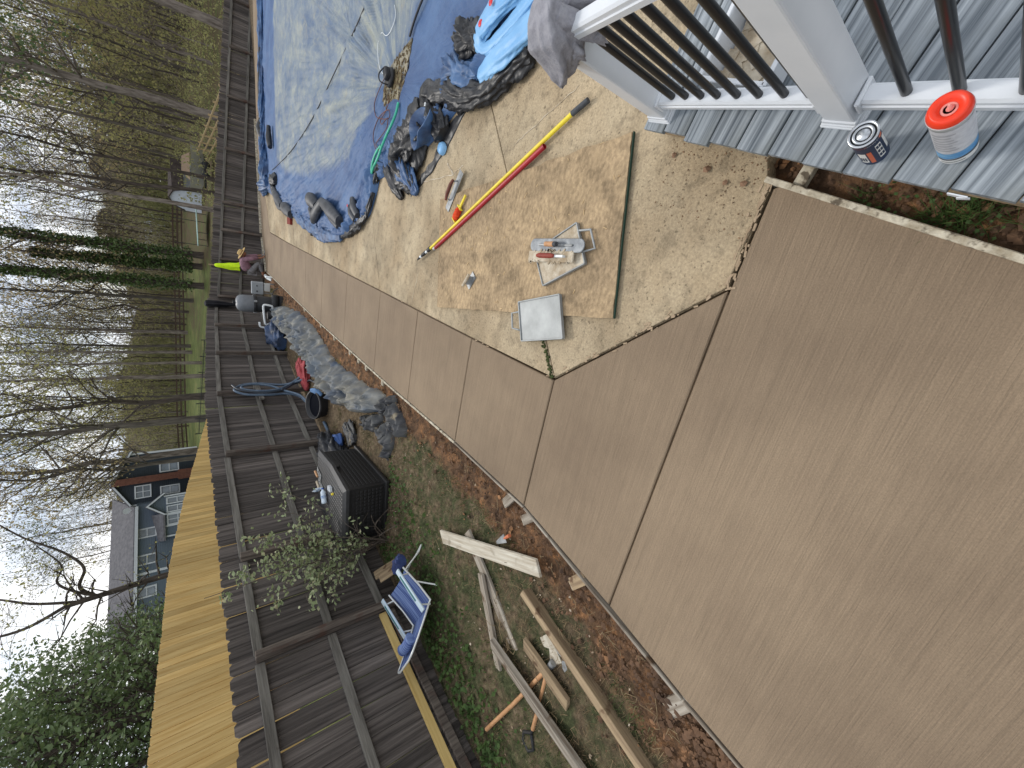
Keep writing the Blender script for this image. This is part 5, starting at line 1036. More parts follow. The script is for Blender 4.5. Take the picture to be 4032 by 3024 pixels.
board('wooden_stake', (-2.53, 18.67, .5), (-2.54, 18.67, 1.70), .05, .04, LUMT, 'tan wooden stake standing behind the fluorescent vest', 'stake')
# ---------------------------------------------------------------- kneeling man
def skin(name, verts, edges, radii, m, parent, sub=2, root=0):
    me = bpy.data.meshes.new(name); me.from_pydata(verts, edges, []); me.materials.append(m)
    o = bpy.data.objects.new(name, me); link(o, parent)
    md = o.modifiers.new('skin', 'SKIN'); md.use_smooth_shade = True; md.branch_smoothing = .3
    me.skin_vertices.new() if not me.skin_vertices else None
    for i, r_ in enumerate(radii): me.skin_vertices[0].data[i].radius = (r_, r_) if not hasattr(r_, '__len__') else r_
    me.skin_vertices[0].data[root].use_root = True
    o.modifiers.new('sub', 'SUBSURF').levels = sub; o.modifiers['sub'].render_levels = sub
    return o
PE = thing('person', 'man in straw hat, mauve shirt and grey trousers kneeling at the far corner', 'person', (0, 17.95, 0))
SKINM = mat('skin', lin(150, 104, 80), rough=.6); SHIRT = mat('mauve_shirt', lin(146, 112, 122), lin(120, 90, 100), rough=.95, scale=9); TROU = mat('grey_trousers', lin(128, 126, 126), lin(104, 102, 104), rough=.95, scale=9)
STRAW = mat('straw', lin(206, 178, 124), lin(166, 136, 86), rough=.9, scale=30)
hip, sh_, nk, hd = (-2.52, 0, .50), (-2.10, 0, .70), (-2.02, 0, .72), (-1.92, 0, .68)
V_ = [hip, (-2.34, 0, .64), sh_, nk, hd, (-1.86, 0, .60),
      (-2.10, -.17, .68), (-2.02, -.24, .42), (-1.98, -.16, .18), (-1.95, -.13, .09),
      (-2.10, .17, .68), (-2.0, .24, .42), (-1.93, .18, .16), (-1.90, .15, .07),
      (-2.50, -.12, .44), (-2.16, -.16, .22), (-2.50, -.15, .10), (-2.62, -.15, .05),
      (-2.50, .12, .42), (-2.20, .16, .10), (-2.52, .15, .06), (-2.66, .15, .05)]
E_ = [(0, 1), (1, 2), (2, 3), (3, 4), (4, 5), (2, 6), (6, 7), (7, 8), (8, 9), (2, 10), (10, 11), (11, 12), (12, 13), (0, 14), (14, 15), (15, 16), (16, 17), (0, 18), (18, 19), (19, 20), (20, 21)]
R_ = [.13, .14, .12, .065, .095, .07, .06, .045, .035, .035, .06, .045, .035, .035, .085, .065, .05, .04, .085, .065, .05, .04]
body = skin('body', V_, E_, R_, SKINM, PE)
skin('shirt', [V_[0], V_[1], V_[2], (-2.04, 0, .715), V_[6], V_[7], (-1.985, -.17, .22), V_[10], V_[11], (-1.935, .185, .19)], [(0, 1), (1, 2), (2, 3), (2, 4), (4, 5), (5, 6), (2, 7), (7, 8), (8, 9)], [.19, .215, .19, .09, .10, .08, .06, .10, .08, .06], SHIRT, PE)
skin('trousers', [(-2.54, 0, .47), V_[14], V_[15], V_[16], V_[18], V_[19], V_[20]], [(0, 1), (1, 2), (2, 3), (0, 4), (4, 5), (5, 6)], [.16, .115, .085, .065, .115, .085, .065], TROU, PE)
for k, s_ in ((17, -1), (21, 1)):
    b = B(); b.rbox((V_[k][0] - .03, V_[k][1], .045), (.10, .09, .09), bev=.03, seg=2); b.rbox((V_[k][0] - .07, V_[k][1], .03), (.06, .09, .16), bev=.02, seg=2); part('boot', b, mat('brown_boot%d' % k, lin(84, 60, 46), rough=.8), PE)
for k, s_ in ((9, -1), (13, 1)):
    base = Vector(V_[k]); b = B()
    b.rbox(base + Vector((.02, 0, -.02)), (.06, .075, .03), Matrix.Rotation(.6, 3, 'Y'), bev=.012, seg=2)
    for f in range(4): b.tube([base + Vector((.035, -.028 + f * .019, -.03)), base + Vector((.065, -.03 + f * .02, -.05)), base + Vector((.07 - abs(f - 1.4) * .005, -.03 + f * .02, -.08))], [.010, .009, .007], 8)
    b.tube([base + Vector((.0, s_ * .035, -.02)), base + Vector((.02, s_ * .055, -.04)), base + Vector((.04, s_ * .05, -.06))], [.011, .010, .008], 8); part('hand', b, SKINM, PE)
Mh = Matrix.Translation((-1.90, 0, .735)) @ Matrix.Rotation(.45, 4, 'Y')
b = B(); b.lathe([(.24, -.01), (.235, .005), (.17, -.012), (.115, .005), (.11, .06), (.095, .105), (.05, .115), (0, .105)], 28, Mh); part('straw_hat', b, STRAW, PE)
b = B(); b.lathe([(.118, .006), (.114, .03)], 28, Mh); part('hat_band', b, BRNH, PE)
b = B(); b.tube([(-1.90, .05, .10), (-1.84, .05, .03)], .012, 8); b.rbox((-1.80, .04, .01), (.2, .08, .006), .3, bev=.001, seg=1); single('hand_tool', b, METAL, 'trowel in the hands of the kneeling man', 'trowel', (0, 17.95, 0))
# ---------------------------------------------------------------- shrub against the fence
def leaf_mesh(name, P, size, m, seed, flat=.5, asp=.55):
    r_ = np.random.default_rng(seed); n = len(P); P = np.asarray(P, float)
    d1 = r_.normal(size=(n, 3)); d1[:, 2] *= flat; d1 /= np.linalg.norm(d1, axis=1)[:, None]; d2 = r_.normal(size=(n, 3)); d2 -= d1 * (d1 * d2).sum(1)[:, None]; d2 /= np.linalg.norm(d2, axis=1)[:, None]
    s_ = (size * r_.uniform(.6, 1.3, n))[:, None]; a = d1 * s_ * .5; b_ = d2 * s_ * .5 * asp
    v = np.stack([P - a, P - b_, P + a, P + b_], 1).reshape(-1, 3); f = np.arange(4 * n).reshape(n, 4)
    return np_mesh(name, v, f, m)
SHL = mat('shrub_leaf', lin(166, 176, 134), lin(118, 132, 90), rough=.7, scale=9, c3=lin(190, 184, 150), s3=14, lo3=.55, hi3=.65, trans=.25)
TWIG = mat('grey_twig', lin(104, 94, 84), lin(74, 64, 56), rough=.9, scale=20)
SB = thing('shrub', 'loose pale-green shrub growing up against the dark fence', 'shrub', (0, 0, 0)); random.seed(77)
b = B(); pts = []
for (ex, ey, ez, k) in ((-3.9, 5.6, 1.25, 1), (-3.92, 5.0, 1.15, 1), (-3.92, 4.6, 1.55, 1.3), (-3.95, 4.3, 1.75, 1.3), (-3.96, 4.0, 2.15, 1.2), (-3.96, 3.75, 1.7, 1.1), (-3.97, 3.6, 1.3, .9), (-3.97, 3.6, .95, .7), (-3.94, 4.45, 1.1, 1.2), (-3.96, 3.95, 1.1, 1.1), (-3.95, 4.25, 1.35, 1.3), (-3.95, 4.05, .85, .8), (-3.7, 4.1, .6, .25)):
    base = Vector((-4.12 + random.uniform(-.05, .05), 4.22 + random.uniform(-.08, .08), .1)); e = Vector((ex, ey, ez)); mid = base.lerp(e, .5) + Vector((random.uniform(-.05, .08), random.uniform(-.12, .12), random.uniform(0, .15)))
    path = smooth_path([base, mid, e], 7); b.tube(path, list(np.linspace(.011, .003, len(path))), 5)
    for t_ in range(9):
        p0 = path[random.randint(5, len(path) - 1)]; p1 = p0 + Vector((random.uniform(-.15, .15), random.uniform(-.3, .3), random.uniform(-.05, .25))); b.tube([p0, p0.lerp(p1, .5) + Vector((0, 0, .02)), p1], [.004, .003, .002], 4, cap=False)
        for q in range(int(15 * k)): f = random.uniform(.25, 1.05); pts.append(p0.lerp(p1, f) + Vector((random.gauss(0, .03), random.gauss(0, .045), random.gauss(0, .045))))
for e in ((-3.6, 3.9, .12), (-3.55, 4.5, .3), (-3.75, 4.9, .6), (-3.6, 4.3, .06)):
    path = smooth_path([(-4.1, 4.2, .12), ((-4.1 + e[0]) / 2, (4.2 + e[1]) / 2, .3), e], 6); b.tube(path, list(np.linspace(.012, .003, len(path))), 5)
    for t_ in range(4): p0 = path[random.randint(4, 11)]; b.tube([p0, p0 + Vector((random.uniform(-.1, .15), random.uniform(-.15, .15), random.uniform(.02, .15)))], [.004, .002], 4)
part('stem', b, TWIG, SB); part('foliage', leaf_mesh('foliage', pts, .060, SHL, 5), SHL, SB)
# ---------------------------------------------------------------- grass, weeds, clods
def blades(name, P, ln, wd, m, seed, lean=.6):
    r_ = np.random.default_rng(seed); n = len(P); a = r_.uniform(0, 2 * PI, n); l = ln * r_.uniform(.5, 1.4, n); th = r_.uniform(.1, lean, n); a2 = r_.uniform(0, 2 * PI, n)
    w_ = np.stack([np.cos(a2), np.sin(a2), 0 * a], 1) * wd; tip = np.stack([np.cos(a) * np.sin(th), np.sin(a) * np.sin(th), np.cos(th)], 1) * l[:, None]
    v = np.stack([P - w_, P + w_, P + tip * .6 + w_ * .6, P + tip], 1).reshape(-1, 3); return np_mesh(name, v, np.arange(4 * n).reshape(n, 4), m)
GRB = mat('grass_blade', lin(100, 114, 64), lin(56, 68, 38), rough=.8, scale=5, c3=lin(150, 146, 104), s3=8, lo3=.55, hi3=.65, trans=.2); STR = mat('dry_straw', lin(160, 140, 106), lin(112, 92, 68), rough=.95, scale=8)
def yard_pts(n, y0, y1, thr, seed, sgn):
    r_ = np.random.default_rng(seed); y = y0 + (y1 - y0) * r_.random(n) ** 1.25; x = lfx(y) + .05 + r_.random(n) * (xe(y) - .45 - lfx(y)); keep = []
    for a, c in zip(x, y):
        f = fbm(a, c, 1.5, 1.1, 4) + .15 * (1 if c < 4.6 else -1.5 * min(1, (c - 4.6) / 2)); keep.append((f > thr) if sgn > 0 else (f < thr))
    x, y = x[keep], y[keep]; return np.stack([x, y, gz(x, y) - .01], 1)
struct('grass', blades('grass', yard_pts(52000, .3, 17, .02, 1, 1), .045, .0028, GRB, 2, 1.0), GRB, None, 'stuff')
struct('dry_grass', blades('dry_grass', yard_pts(46000, .3, 17.5, .16, 3, -1), .05, .002, STR, 4, 1.35), STR, None, 'stuff')
WDL = mat('weed_leaf', lin(94, 118, 62), lin(62, 86, 42), rough=.7, scale=9, trans=.3)
r_ = np.random.default_rng(8); n = 1500; ys_ = r_.uniform(1.2, 4.6, n); c_ = r_.normal(size=n) * .25
px_ = np.where(r_.random(n) < .55, -3.75 + .3 * (ys_ - 3) + c_, lfx(ys_) + .15 + abs(c_) * .8); struct('weeds', leaf_mesh('weeds', np.stack([px_, ys_, gz(px_, ys_) + .012 + .03 * r_.random(n)], 1), .05, WDL, 9, .35, .8), WDL, None, 'stuff')
DCM = mat('clay_clod', lin(118, 90, 68), lin(72, 56, 44), rough=1, scale=3, c3=lin(168, 124, 86), s3=5, lo3=.58, hi3=.70)
cb = B(); random.seed(55)
for i in range(5200):
    y = .0 + 17.3 * random.random() ** 1.9; dd_ = abs(random.gauss(0, .26)) + .05; x = float(xe(y)) - dd_ - .02; rr_ = random.choice([.004, .005, .006, .008, .008, .010, .012, .022]) * random.uniform(.6, 1.3)
    if y < 4 or random.random() < .7: clod(cb, x, y, zg(x, y) + rr_ * .2, rr_)
for i in range(700):
    k = random.random(); y = -.5 + 1.5 * k; x = .57 + (y - .9) * .29 + random.random() * .25; clod(cb, x, y, zg(x, y) + .01, random.choice([.006, .008, .012, .018]))
struct('soil_clods', cb, DCM, None, 'stuff')
cb = B(); random.seed(58)
for i in range(420):
    y = random.choice([random.uniform(4.3, 8.5), random.uniform(.3, 4)]); x = random.uniform(-3.3, float(xe(y)) - .1); z = zg(x, y) + .02; p = [Vector((x, y, z))]
    for k in range(4): p.append(p[-1] + Vector((random.gauss(0, .035), random.gauss(0, .035), random.gauss(0.004, .015))))
    cb.tube(p, .0022, 3, cap=False)
struct('dry_roots', cb, STR, None, 'stuff')
P = []; r_ = np.random.default_rng(31)
for (x, y, n_, s_) in ((.43, .25, 150, .04), (.42, .32, 70, .03), (.45, .12, 60, .05), (.48, .55, 40, .02), (.40, .03, 60, .05)): P.append(np.stack([x + r_.normal(size=n_) * s_ * .6, y + r_.normal(size=n_) * s_, np.full(n_, -.09)], 1))
GRT = mat('tuft_blade', lin(92, 116, 58), lin(52, 78, 34), rough=.8, scale=14, trans=.2)
struct('grass', blades('grass', np.concatenate(P), .12, .0018, GRT, 32, 1.3), GRT, None, 'stuff')
P = np.stack([.46 + r_.normal(size=500) * .07, r_.choice([.53, .25, .0], 500) + r_.normal(size=500) * .06, np.full(500, -.06) + r_.random(500) * .02], 1)[:220]; struct('weeds', leaf_mesh('weeds', P, .016, WDL, 33, .3, .9), WDL, None, 'stuff')

cb = B(); random.seed(71)
for i in range(260):
    y = .3 + 7 * random.random(); x = random.uniform(lfx(y) + .3, float(xe(y)) - .15); k = random.uniform(.006, .02)
    cb.box((x, y, zg(x, y) + .012), (k, k * random.uniform(.4, 1), .004), Euler((random.gauss(0, .4), random.gauss(0, .4), random.random() * 3)).to_matrix())
struct('pale_debris', cb, mat('pale_debris', lin(196, 184, 164), lin(140, 112, 84), rough=.9, scale=2), None, 'stuff')
# ---------------------------------------------------------------- background: trees
def pol(az, r): a = math.radians(az); return r * math.sin(a), r * math.cos(a)
BARK = mat('grey_bark', lin(104, 97, 88), lin(62, 56, 50), rough=.95, scale=2.5, stretch=(3, 3, .5), bump=.4, bscale=8, rnd=.25)
BARKP = mat('pine_bark', lin(142, 132, 122), lin(84, 75, 68), rough=.95, scale=2.5, stretch=(3, 3, .6), bump=.5, bscale=8, rnd=.15)
BARKD = mat('dark_bark', lin(92, 82, 74), lin(54, 47, 42), rough=.95, scale=2.5, stretch=(3, 3, .6), bump=.4, bscale=8)
LSPR = mat('spring_leaf', lin(178, 174, 116), lin(142, 138, 92), rough=.8, scale=.8, trans=.45); LBUD = mat('bud_leaf', lin(186, 168, 126), lin(148, 134, 100), rough=.9, scale=.7, trans=.45)
LEVG = mat('evergreen_leaf', lin(116, 134, 88), lin(70, 88, 56), rough=.6, scale=1.1, c3=lin(156, 166, 120), s3=2.2, lo3=.56, hi3=.68, trans=.3); LPIN = mat('pine_needle', lin(104, 120, 78), lin(74, 90, 56), rough=.8, scale=1, trans=.35); LIVY = mat('ivy_leaf', lin(84, 104, 54), lin(52, 70, 36), rough=.6, scale=1.5, c3=lin(116, 134, 76), s3=3, lo3=.56, hi3=.66)
def gen_tree(seed, h, r, first=.25, nb=26, up_=.9, lenf=.34, wob=.02, leaf=None, forks=None, lean=(0, 0), tiers=2, nsides=7):
    """returns (wood B, leaf points)"""
    random.seed(seed); b = B(); pts = []
    P = [Vector((0, 0, -.4))]; n = 12
    for i in range(1, n + 1):
        f = i / n; P.append(Vector((lean[0] * f * h + random.gauss(0, wob * h) * f ** .7, lean[1] * f * h + random.gauss(0, wob * h) * f ** .7, f * h)))
    P = smooth_path(P, 2); rad = [r * (1 - .9 * (i / (len(P) - 1)) ** 1.1) + r * .35 * math.exp(-i * .9) for i in range(len(P))]
    b.tube(P, rad, nsides, cap=False)
    def branch(p0, dirv, ln, r0, tier):
        p = Vector(p0); d_ = Vector(dirv).normalized(); pp = [p.copy()]; ns = 5 if tier == 0 else 4
        for k in range(ns):
            d_ = (d_ + Vector((random.gauss(0, .22), random.gauss(0, .22), random.gauss(.06, .14)))).normalized(); p = p + d_ * ln / ns; pp.append(p.copy())
        b.tube(pp, list(np.linspace(r0, r0 * .25, len(pp))), 5 if tier == 0 else 3, cap=False)
        if tier < tiers:
            for k in range(5 if tier == 0 else 4):
                i = random.randint(1, ns); dd_ = (d_ + Vector((random.gauss(0, .8), random.gauss(0, .8), random.gauss(.25, .4)))).normalized()
                branch(pp[i], dd_, ln * random.uniform(.35, .6), r0 * .45, tier + 1)
        if tier >= tiers - 1:
            for q in pp[1:]: pts.append(q)
    for k in range(nb):
        f = first + (1 - first) * (k + random.random()) / nb; i = min(int(f * (len(P) - 1)), len(P) - 2); a = random.random() * 2 * PI; u_ = up_ * random.uniform(.6, 1.3)
        branch(P[i], (math.cos(a), math.sin(a), u_), h * lenf * (1.1 - f * .75) * random.uniform(.6, 1.2), rad[i] * .42, 0)
    return b, pts
def spread(pts, k, sg, seed):
    r_ = np.random.default_rng(seed); A = np.array([tuple(p) for p in pts]); A = A[r_.integers(0, len(A), int(len(A) * k))]; return A + r_.normal(size=A.shape) * sg
def tree(name, label, az, dist, bw, leafm, cat='tree', bark=BARK, rot=0, group=None, sc=1.):
    x, y = pol(az, dist); t_ = thing(name, label, cat, (x, y, zg(x, y)), rot, group); t_.scale = (sc,) * 3
    part('trunk', bw, bark, t_)
    if leafm is not None: part('crown', leafm, leafm.materials[0], t_)
    return t_
def leaves(pts, k, sg, size, m, seed, flat=1.): return leaf_mesh('crown', spread(pts, k, sg, seed), size, m, seed, flat, .6)
def uniq(name, label, az, dist, h, r, seed, m, k, size, sg=.35, bark=BARK, **kw):
    b, p = gen_tree(seed, h, r, **kw); return tree(name, label, az, dist, b, leaves(p, k, sg, size, m, seed) if k else None, bark=bark)
uniq('pine_tree', 'tall pine with pale straight trunk in front of the wood behind the far fence', 7.3, 40, 24, .27, 101, LPIN, .7, .26, 1.0, BARKP, first=.30, nb=34, up_=.3, lenf=.18, lean=(-.03, 0), wob=.004)
uniq('pine_tree', 'leaning pine trunk at the right end of the wood beside a green patch', 15.0, 36, 22, .25, 102, LPIN, .7, .26, 1.0, BARKP, first=.45, nb=26, up_=.3, lenf=.2, lean=(.01, .03), wob=.006)
uniq('bare_tree', 'dark slender tree standing in front of the shed roof', 1.2, 44, 19, .14, 103, LSPR, .35, .24, .6, BARKD, first=.3, nb=24, wob=.01)
uniq('bare_tree', 'slender leaning tree just right of the white shed gable', -.1, 43, 18, .15, 104, LSPR, .3, .24, .6, BARKD, first=.3, nb=22, lean=(-.10, 0), wob=.008)
uniq('bare_tree', 'pale trunk crossing the white gable of the shed', -1.9, 42, 19, .17, 105, LSPR, .3, .22, .6, BARKP, first=.35, nb=26, lean=(-.005, 0), wob=.008)
uniq('bare_tree', 'grey tree just left of the ivy-clad trunks, forked near the top', -11.9, 64, 24, .22, 106, LBUD, .5, .26, .5, BARK, first=.25, nb=30, up_=1.3, wob=.006)
uniq('bare_tree', 'dark crooked tree in the gap left of the ivy-clad trunks', -13.2, 70, 19, .17, 107, LBUD, .3, .24, .5, BARKD, first=.25, nb=22, wob=.02)
uniq('bare_tree', 'pale straight trunk in the middle of the lawn edge', -15.5, 72, 24, .22, 108, LSPR, .4, .26, .5, BARKP, first=.35, nb=26, up_=1.2, wob=.005)
uniq('bare_tree', 'grey trunk of the close pair by the ranch fence, right one', -17.0, 68, 22, .2, 109, LSPR, .4, .26, .5, BARK, first=.3, nb=26, wob=.006)
uniq('bare_tree', 'grey trunk of the close pair by the ranch fence, left one', -17.7, 66, 22, .2, 110, LSPR, .4, .26, .5, BARKP, first=.35, nb=26, wob=.006)
uniq('bare_tree', 'thin straight grey trunk behind the black metal fence', -18.9, 55, 20, .16, 111, LSPR, .4, .24, .5, BARKP, first=.4, nb=24, wob=.005)
uniq('bare_tree', 'straight grey trunk rising behind the hanging hose', -20.4, 46, 20, .19, 112, LSPR, .45, .22, .5, BARKP, first=.4, nb=28, wob=.005)
uniq('bare_tree', 'dark curving tree left of the hose with a bend halfway up', -23.0, 40, 17, .22, 113, LSPR, .5, .2, .45, BARKD, first=.22, nb=26, wob=.022)
uniq('bare_tree', 'slim trunk forking off beside the curving dark tree', -22.5, 41, 14, .10, 114, LSPR, .4, .2, .4, BARK, first=.3, nb=18, wob=.012)
uniq('bare_tree', 'stout grey-brown tree at the right end of the yellow fence', -25.3, 38, 18, .26, 115, LSPR, .45, .2, .45, BARK, first=.28, nb=26, lean=(-.012, 0), wob=.008)
uniq('bare_tree', 'double pale trunk beside the right corner of the dark blue house', -28.9, 48, 19, .3, 116, LBUD, .6, .22, .5, BARKP, first=.22, nb=34, up_=1.1, wob=.012)
uniq('bare_tree', 'slim companion trunk beside the double pale trunk', -29.7, 47, 17, .2, 117, LBUD, .6, .22, .5, BARK, first=.25, nb=26, up_=1.1, wob=.012)
# curvy bare tree behind the yellow fence
x, y = pol(-41.5, 27); ct = thing('bare_tree', 'near bare tree with thick twisting limbs above the yellow fence', 'tree', (x, y, zg(x, y)), 0)
rt = Vector((math.cos(math.radians(41.5)), math.sin(math.radians(41.5)), 0)); b = B(); random.seed(5); tips = []
def limb(pts, r0, r1):
    P = smooth_path([rt * u_ + Vector((-rt.y, rt.x, 0)) * v_ + Vector((0, 0, z)) for u_, v_, z in pts], 6); b.tube(P, list(np.linspace(r0, r1, len(P))), 7, cap=False)
    for k in range(16):
        p = P[random.randint(5, len(P) - 1)]; d_ = Vector((random.gauss(0, 1), random.gauss(0, 1), random.gauss(.5, .6))).normalized(); q = p + d_ * random.uniform(.5, 1.6); e = q + Vector((random.gauss(0, .5), random.gauss(0, .5), random.uniform(0, .7)))
        b.tube([p, p.lerp(q, .5) + Vector((0, 0, .06)), q, e], [r1 * .5, r1 * .35, r1 * .25, .006], 4, cap=False); tips.extend([q, e, q.lerp(e, .5)])
        for kk in range(3): e2 = q + Vector((random.gauss(0, .5), random.gauss(0, .5), random.uniform(-.2, .6))); b.tube([q, e2], [r1 * .22, .005], 3, cap=False); tips.append(e2)
limb([(0, 0, -1), (.05, 0, 2.5), (-.05, 0, 4.6), (-.15, 0, 6.0)], .17, .10)
limb([(-.1, 0, 5.0), (.5, .1, 5.6), (1.3, .2, 5.5), (2.2, .3, 6.2), (3.1, .2, 7.3), (4.3, 0, 8.4)], .08, .025)
limb([(-.1, 0, 4.9), (.3, -.2, 5.6), (.9, -.3, 6.2), (1.6, -.3, 6.1), (2.6, -.4, 6.8)], .07, .022)
limb([(-.15, 0, 6.0), (-.6, .2, 7.2), (-.5, .2, 8.4), (.2, .2, 9.5)], .08, .022); limb([(-.1, 0, 5.6), (.3, .4, 7), (.9, .6, 8.2), (1.2, .5, 9.6)], .07, .02)
part('trunk', b, BARKD, ct); part('crown', leaf_mesh('crown', spread(tips, 1.6, .18, 3), .12, LSPR, 4, 1, .6), LSPR, ct)
# ivy-clad trunks
def ivy(label, az, dist, h, seed, bend):
    x, y = pol(az, dist); t_ = thing('ivy_clad_tree', label, 'tree', (x, y, zg(x, y))); b, p = gen_tree(seed, h, .3, first=.35, nb=22, up_=.9, lenf=.22, lean=(bend, 0), wob=.006); part('trunk', b, BARKD, t_)
    r_ = np.random.default_rng(seed); n = 5200; f = r_.random(n) ** .85; z = .8 + f * (h * .86); a = r_.uniform(0, 2 * PI, n); rr_ = (.26 + .16 * np.sin(f * 11 + seed) ** 2 + .34 * r_.random(n) ** 2) * (1.2 - .6 * f)
    P = np.stack([rr_ * np.cos(a) + bend * z, rr_ * np.sin(a), z], 1); part('crown', leaf_mesh('crown', P, .22, LIVY, seed, 1., .8), LIVY, t_)
    part('twig_leaves', leaves(p, .35, .4, .22, LBUD, seed + 1), LBUD, t_)
ivy('ivy-covered trunk nearer the white shed, the right one of two', -6.9, 54, 22, 121, -.004); ivy('ivy-covered trunk nearer the pool filter, the left one of two', -10.2, 54, 22, 122, -.004)
ivy('thinner ivy-clad stem leaning between the two ivy trunks', -8.1, 55, 13, 123, -.03)
# evergreens at the left behind the yellow fence
def evergreen(label, az, dist, h, rad, seed, n=9000, z0=.3):
    x, y = pol(az, dist); t_ = thing('evergreen_tree', label, 'tree', (x, y, zg(x, y))); b, p = gen_tree(seed, h, .16, first=.12, nb=40, up_=.5, lenf=.32, wob=.01); part('trunk', b, BARKD, t_)
    r_ = np.random.default_rng(seed); C = []
    for k in range(150):
        z = z0 + (h - z0) * r_.random(); rr_ = rad * (1 - .55 * (z / h) ** 1.5) * r_.uniform(.35, 1.0) ** .6; a = r_.uniform(0, 2 * PI); C.append((rr_ * math.cos(a), rr_ * math.sin(a), z))
    C = np.array(C); P = C[r_.integers(0, len(C), n)] + r_.normal(size=(n, 3)) * np.array([.34, .34, .26]); part('crown', leaf_mesh('crown', P, .16, LEVG, seed, .6, .5), LEVG, t_)
for az, dd_, h, rad, sd, lb in ((-48.6, 21, 6.6, 1.9, 131, 'dark broadleaf evergreen at the right of the green clump behind the yellow fence'), (-51, 19, 6.6, 2.0, 132, 'tall dark evergreen in the middle of the clump behind the yellow fence'), (-53, 17.5, 6.2, 2.0, 133, 'evergreen at the left edge of the picture behind the yellow fence'), (-56.5, 18, 6.5, 2.2, 134, 'evergreen cut off by the left edge of the picture'), (-47.5, 27, 7.5, 2.3, 135, 'deep green evergreen standing behind the front clump'), (-52, 26, 8.2, 2.5, 136, 'tall evergreen at the back of the clump, left of the others'), (-46.3, 30, 6.6, 1.6, 137, 'narrow evergreen in front of the left end of the blue house')):
    evergreen(lb, az, dd_, h, rad, sd, 4600)
# wood of slender trees
protos = []
for sd, kw in ((201, dict(h=20, r=.13, first=.35, nb=20, wob=.008)), (202, dict(h=17, r=.10, first=.3, nb=20, wob=.014)), (203, dict(h=22, r=.16, first=.45, nb=18, wob=.006)), (204, dict(h=14, r=.08, first=.2, nb=22, wob=.02)), (205, dict(h=19, r=.12, first=.3, nb=24, wob=.01)), (206, dict(h=12, r=.07, first=.15, nb=24, wob=.02))):
    h, r_q = kw.pop('h'), kw.pop('r'); b, p = gen_tree(sd, h, r_q, tiers=2, nsides=5, **kw); m = (LSPR, LBUD, LPIN, LBUD, LBUD, LSPR)[sd - 201]; k = (.14, .08, .28, .22, .10, .40)[sd - 201]
    protos.append((b.mesh('trunk', (BARK, BARKD, BARKP)[sd % 3]), leaves(p, k, .45, .26, m, sd)))
random.seed(400); cnt = 0
glab = ['slender tree in the wood behind the fences, sparse with buds', 'slender dark tree in the wood behind the fences', 'thin pine in the wood behind the fences', 'small leafing tree in the wood behind the fences', 'slim budding tree in the wood behind the fences', 'low leafy sapling in the wood behind the fences']
while cnt < 250:
    az = random.uniform(-39, 23); rr_ = random.uniform(48, 112)
    if az < -2 and rr_ < 74: continue
    if az < -29.5 and rr_ < 90: continue
    if -4 < az < 4 and rr_ < 62: continue
    k = random.randrange(6); x, y = pol(az, rr_); t_ = thing('slender_tree', glab[k], 'tree', (x, y, zg(x, y)), random.random() * 6.28, 'slender trees of the wood: ' + str(k)); t_['group'] = ['budding slender trees', 'dark slender trees', 'thin pines', 'small leafing trees', 'slim budding trees', 'leafy saplings'][k]
    s_ = random.uniform(.75, 1.2); t_.scale = (s_, s_, s_ * random.uniform(.9, 1.15)); part('trunk', protos[k][0], None, t_); part('crown', protos[k][1], None, t_); cnt += 1
# far woodland as one mass: brush, twigs and first leaves
r_ = np.random.default_rng(90)
def woods(n, r0, r1, hmax, pw):
    az = r_.uniform(-42, 26, n); rr_ = r_.uniform(r0, r1, n); a = np.radians(az); x, y = rr_ * np.sin(a), rr_ * np.cos(a)
    dens = np.array([fbm(q * .12, h_ * .03, 2, 1.) for q, h_ in zip(az, rr_)]); hh_ = hmax * (1 + .6 * dens) * (.66 + .36 * sstep(-5, 6, az)); z = gz(x, y) + hh_ * r_.random(n) ** pw
    return np.stack([x, y, z], 1)
BRU = mat('brush_brown', lin(168, 156, 134), lin(116, 107, 92), rough=1, scale=.25, detail=8, c3=lin(122, 124, 80), s3=.12, lo3=.5, hi3=.62); OLV = mat('olive_foliage', lin(172, 170, 114), lin(126, 126, 86), rough=.9, scale=.12, detail=6, trans=.45)
P = woods(30000, 84, 125, 9.5, 1.1); struct('distant_woods', leaf_mesh('distant_woods', P, .55, OLV, 91, 1., .55), OLV, None, 'stuff')
P = woods(80000, 80, 128, 11.5, 1.2); n = len(P); d1 = r_.normal(size=(n, 3)) * np.array([.5, .5, 1.]); d1 *= (r_.uniform(.5, 1.6, n) / np.linalg.norm(d1, axis=1))[:, None]; w_ = np.stack([np.full(n, .035), np.zeros(n), np.zeros(n)], 1)
struct('distant_brush', np_mesh('distant_brush', np.stack([P - w_, P + w_, P + d1], 1).reshape(-1, 3), np.arange(3 * n).reshape(n, 3), BRU), BRU, None, 'stuff')
P = woods(26000, 40, 84, 2.2, 1.8); P = P[np.degrees(np.arctan2(P[:, 0], P[:, 1])) > -1.5]; struct('undergrowth', leaf_mesh('undergrowth', P, .22, OLV, 93, 1., .5), OLV, None, 'stuff')
P = woods(30000, 110, 135, 11, .9); struct('far_thicket', leaf_mesh('far_thicket', P, 1.3, BRU, 95, 1., .6), BRU, None, 'stuff')
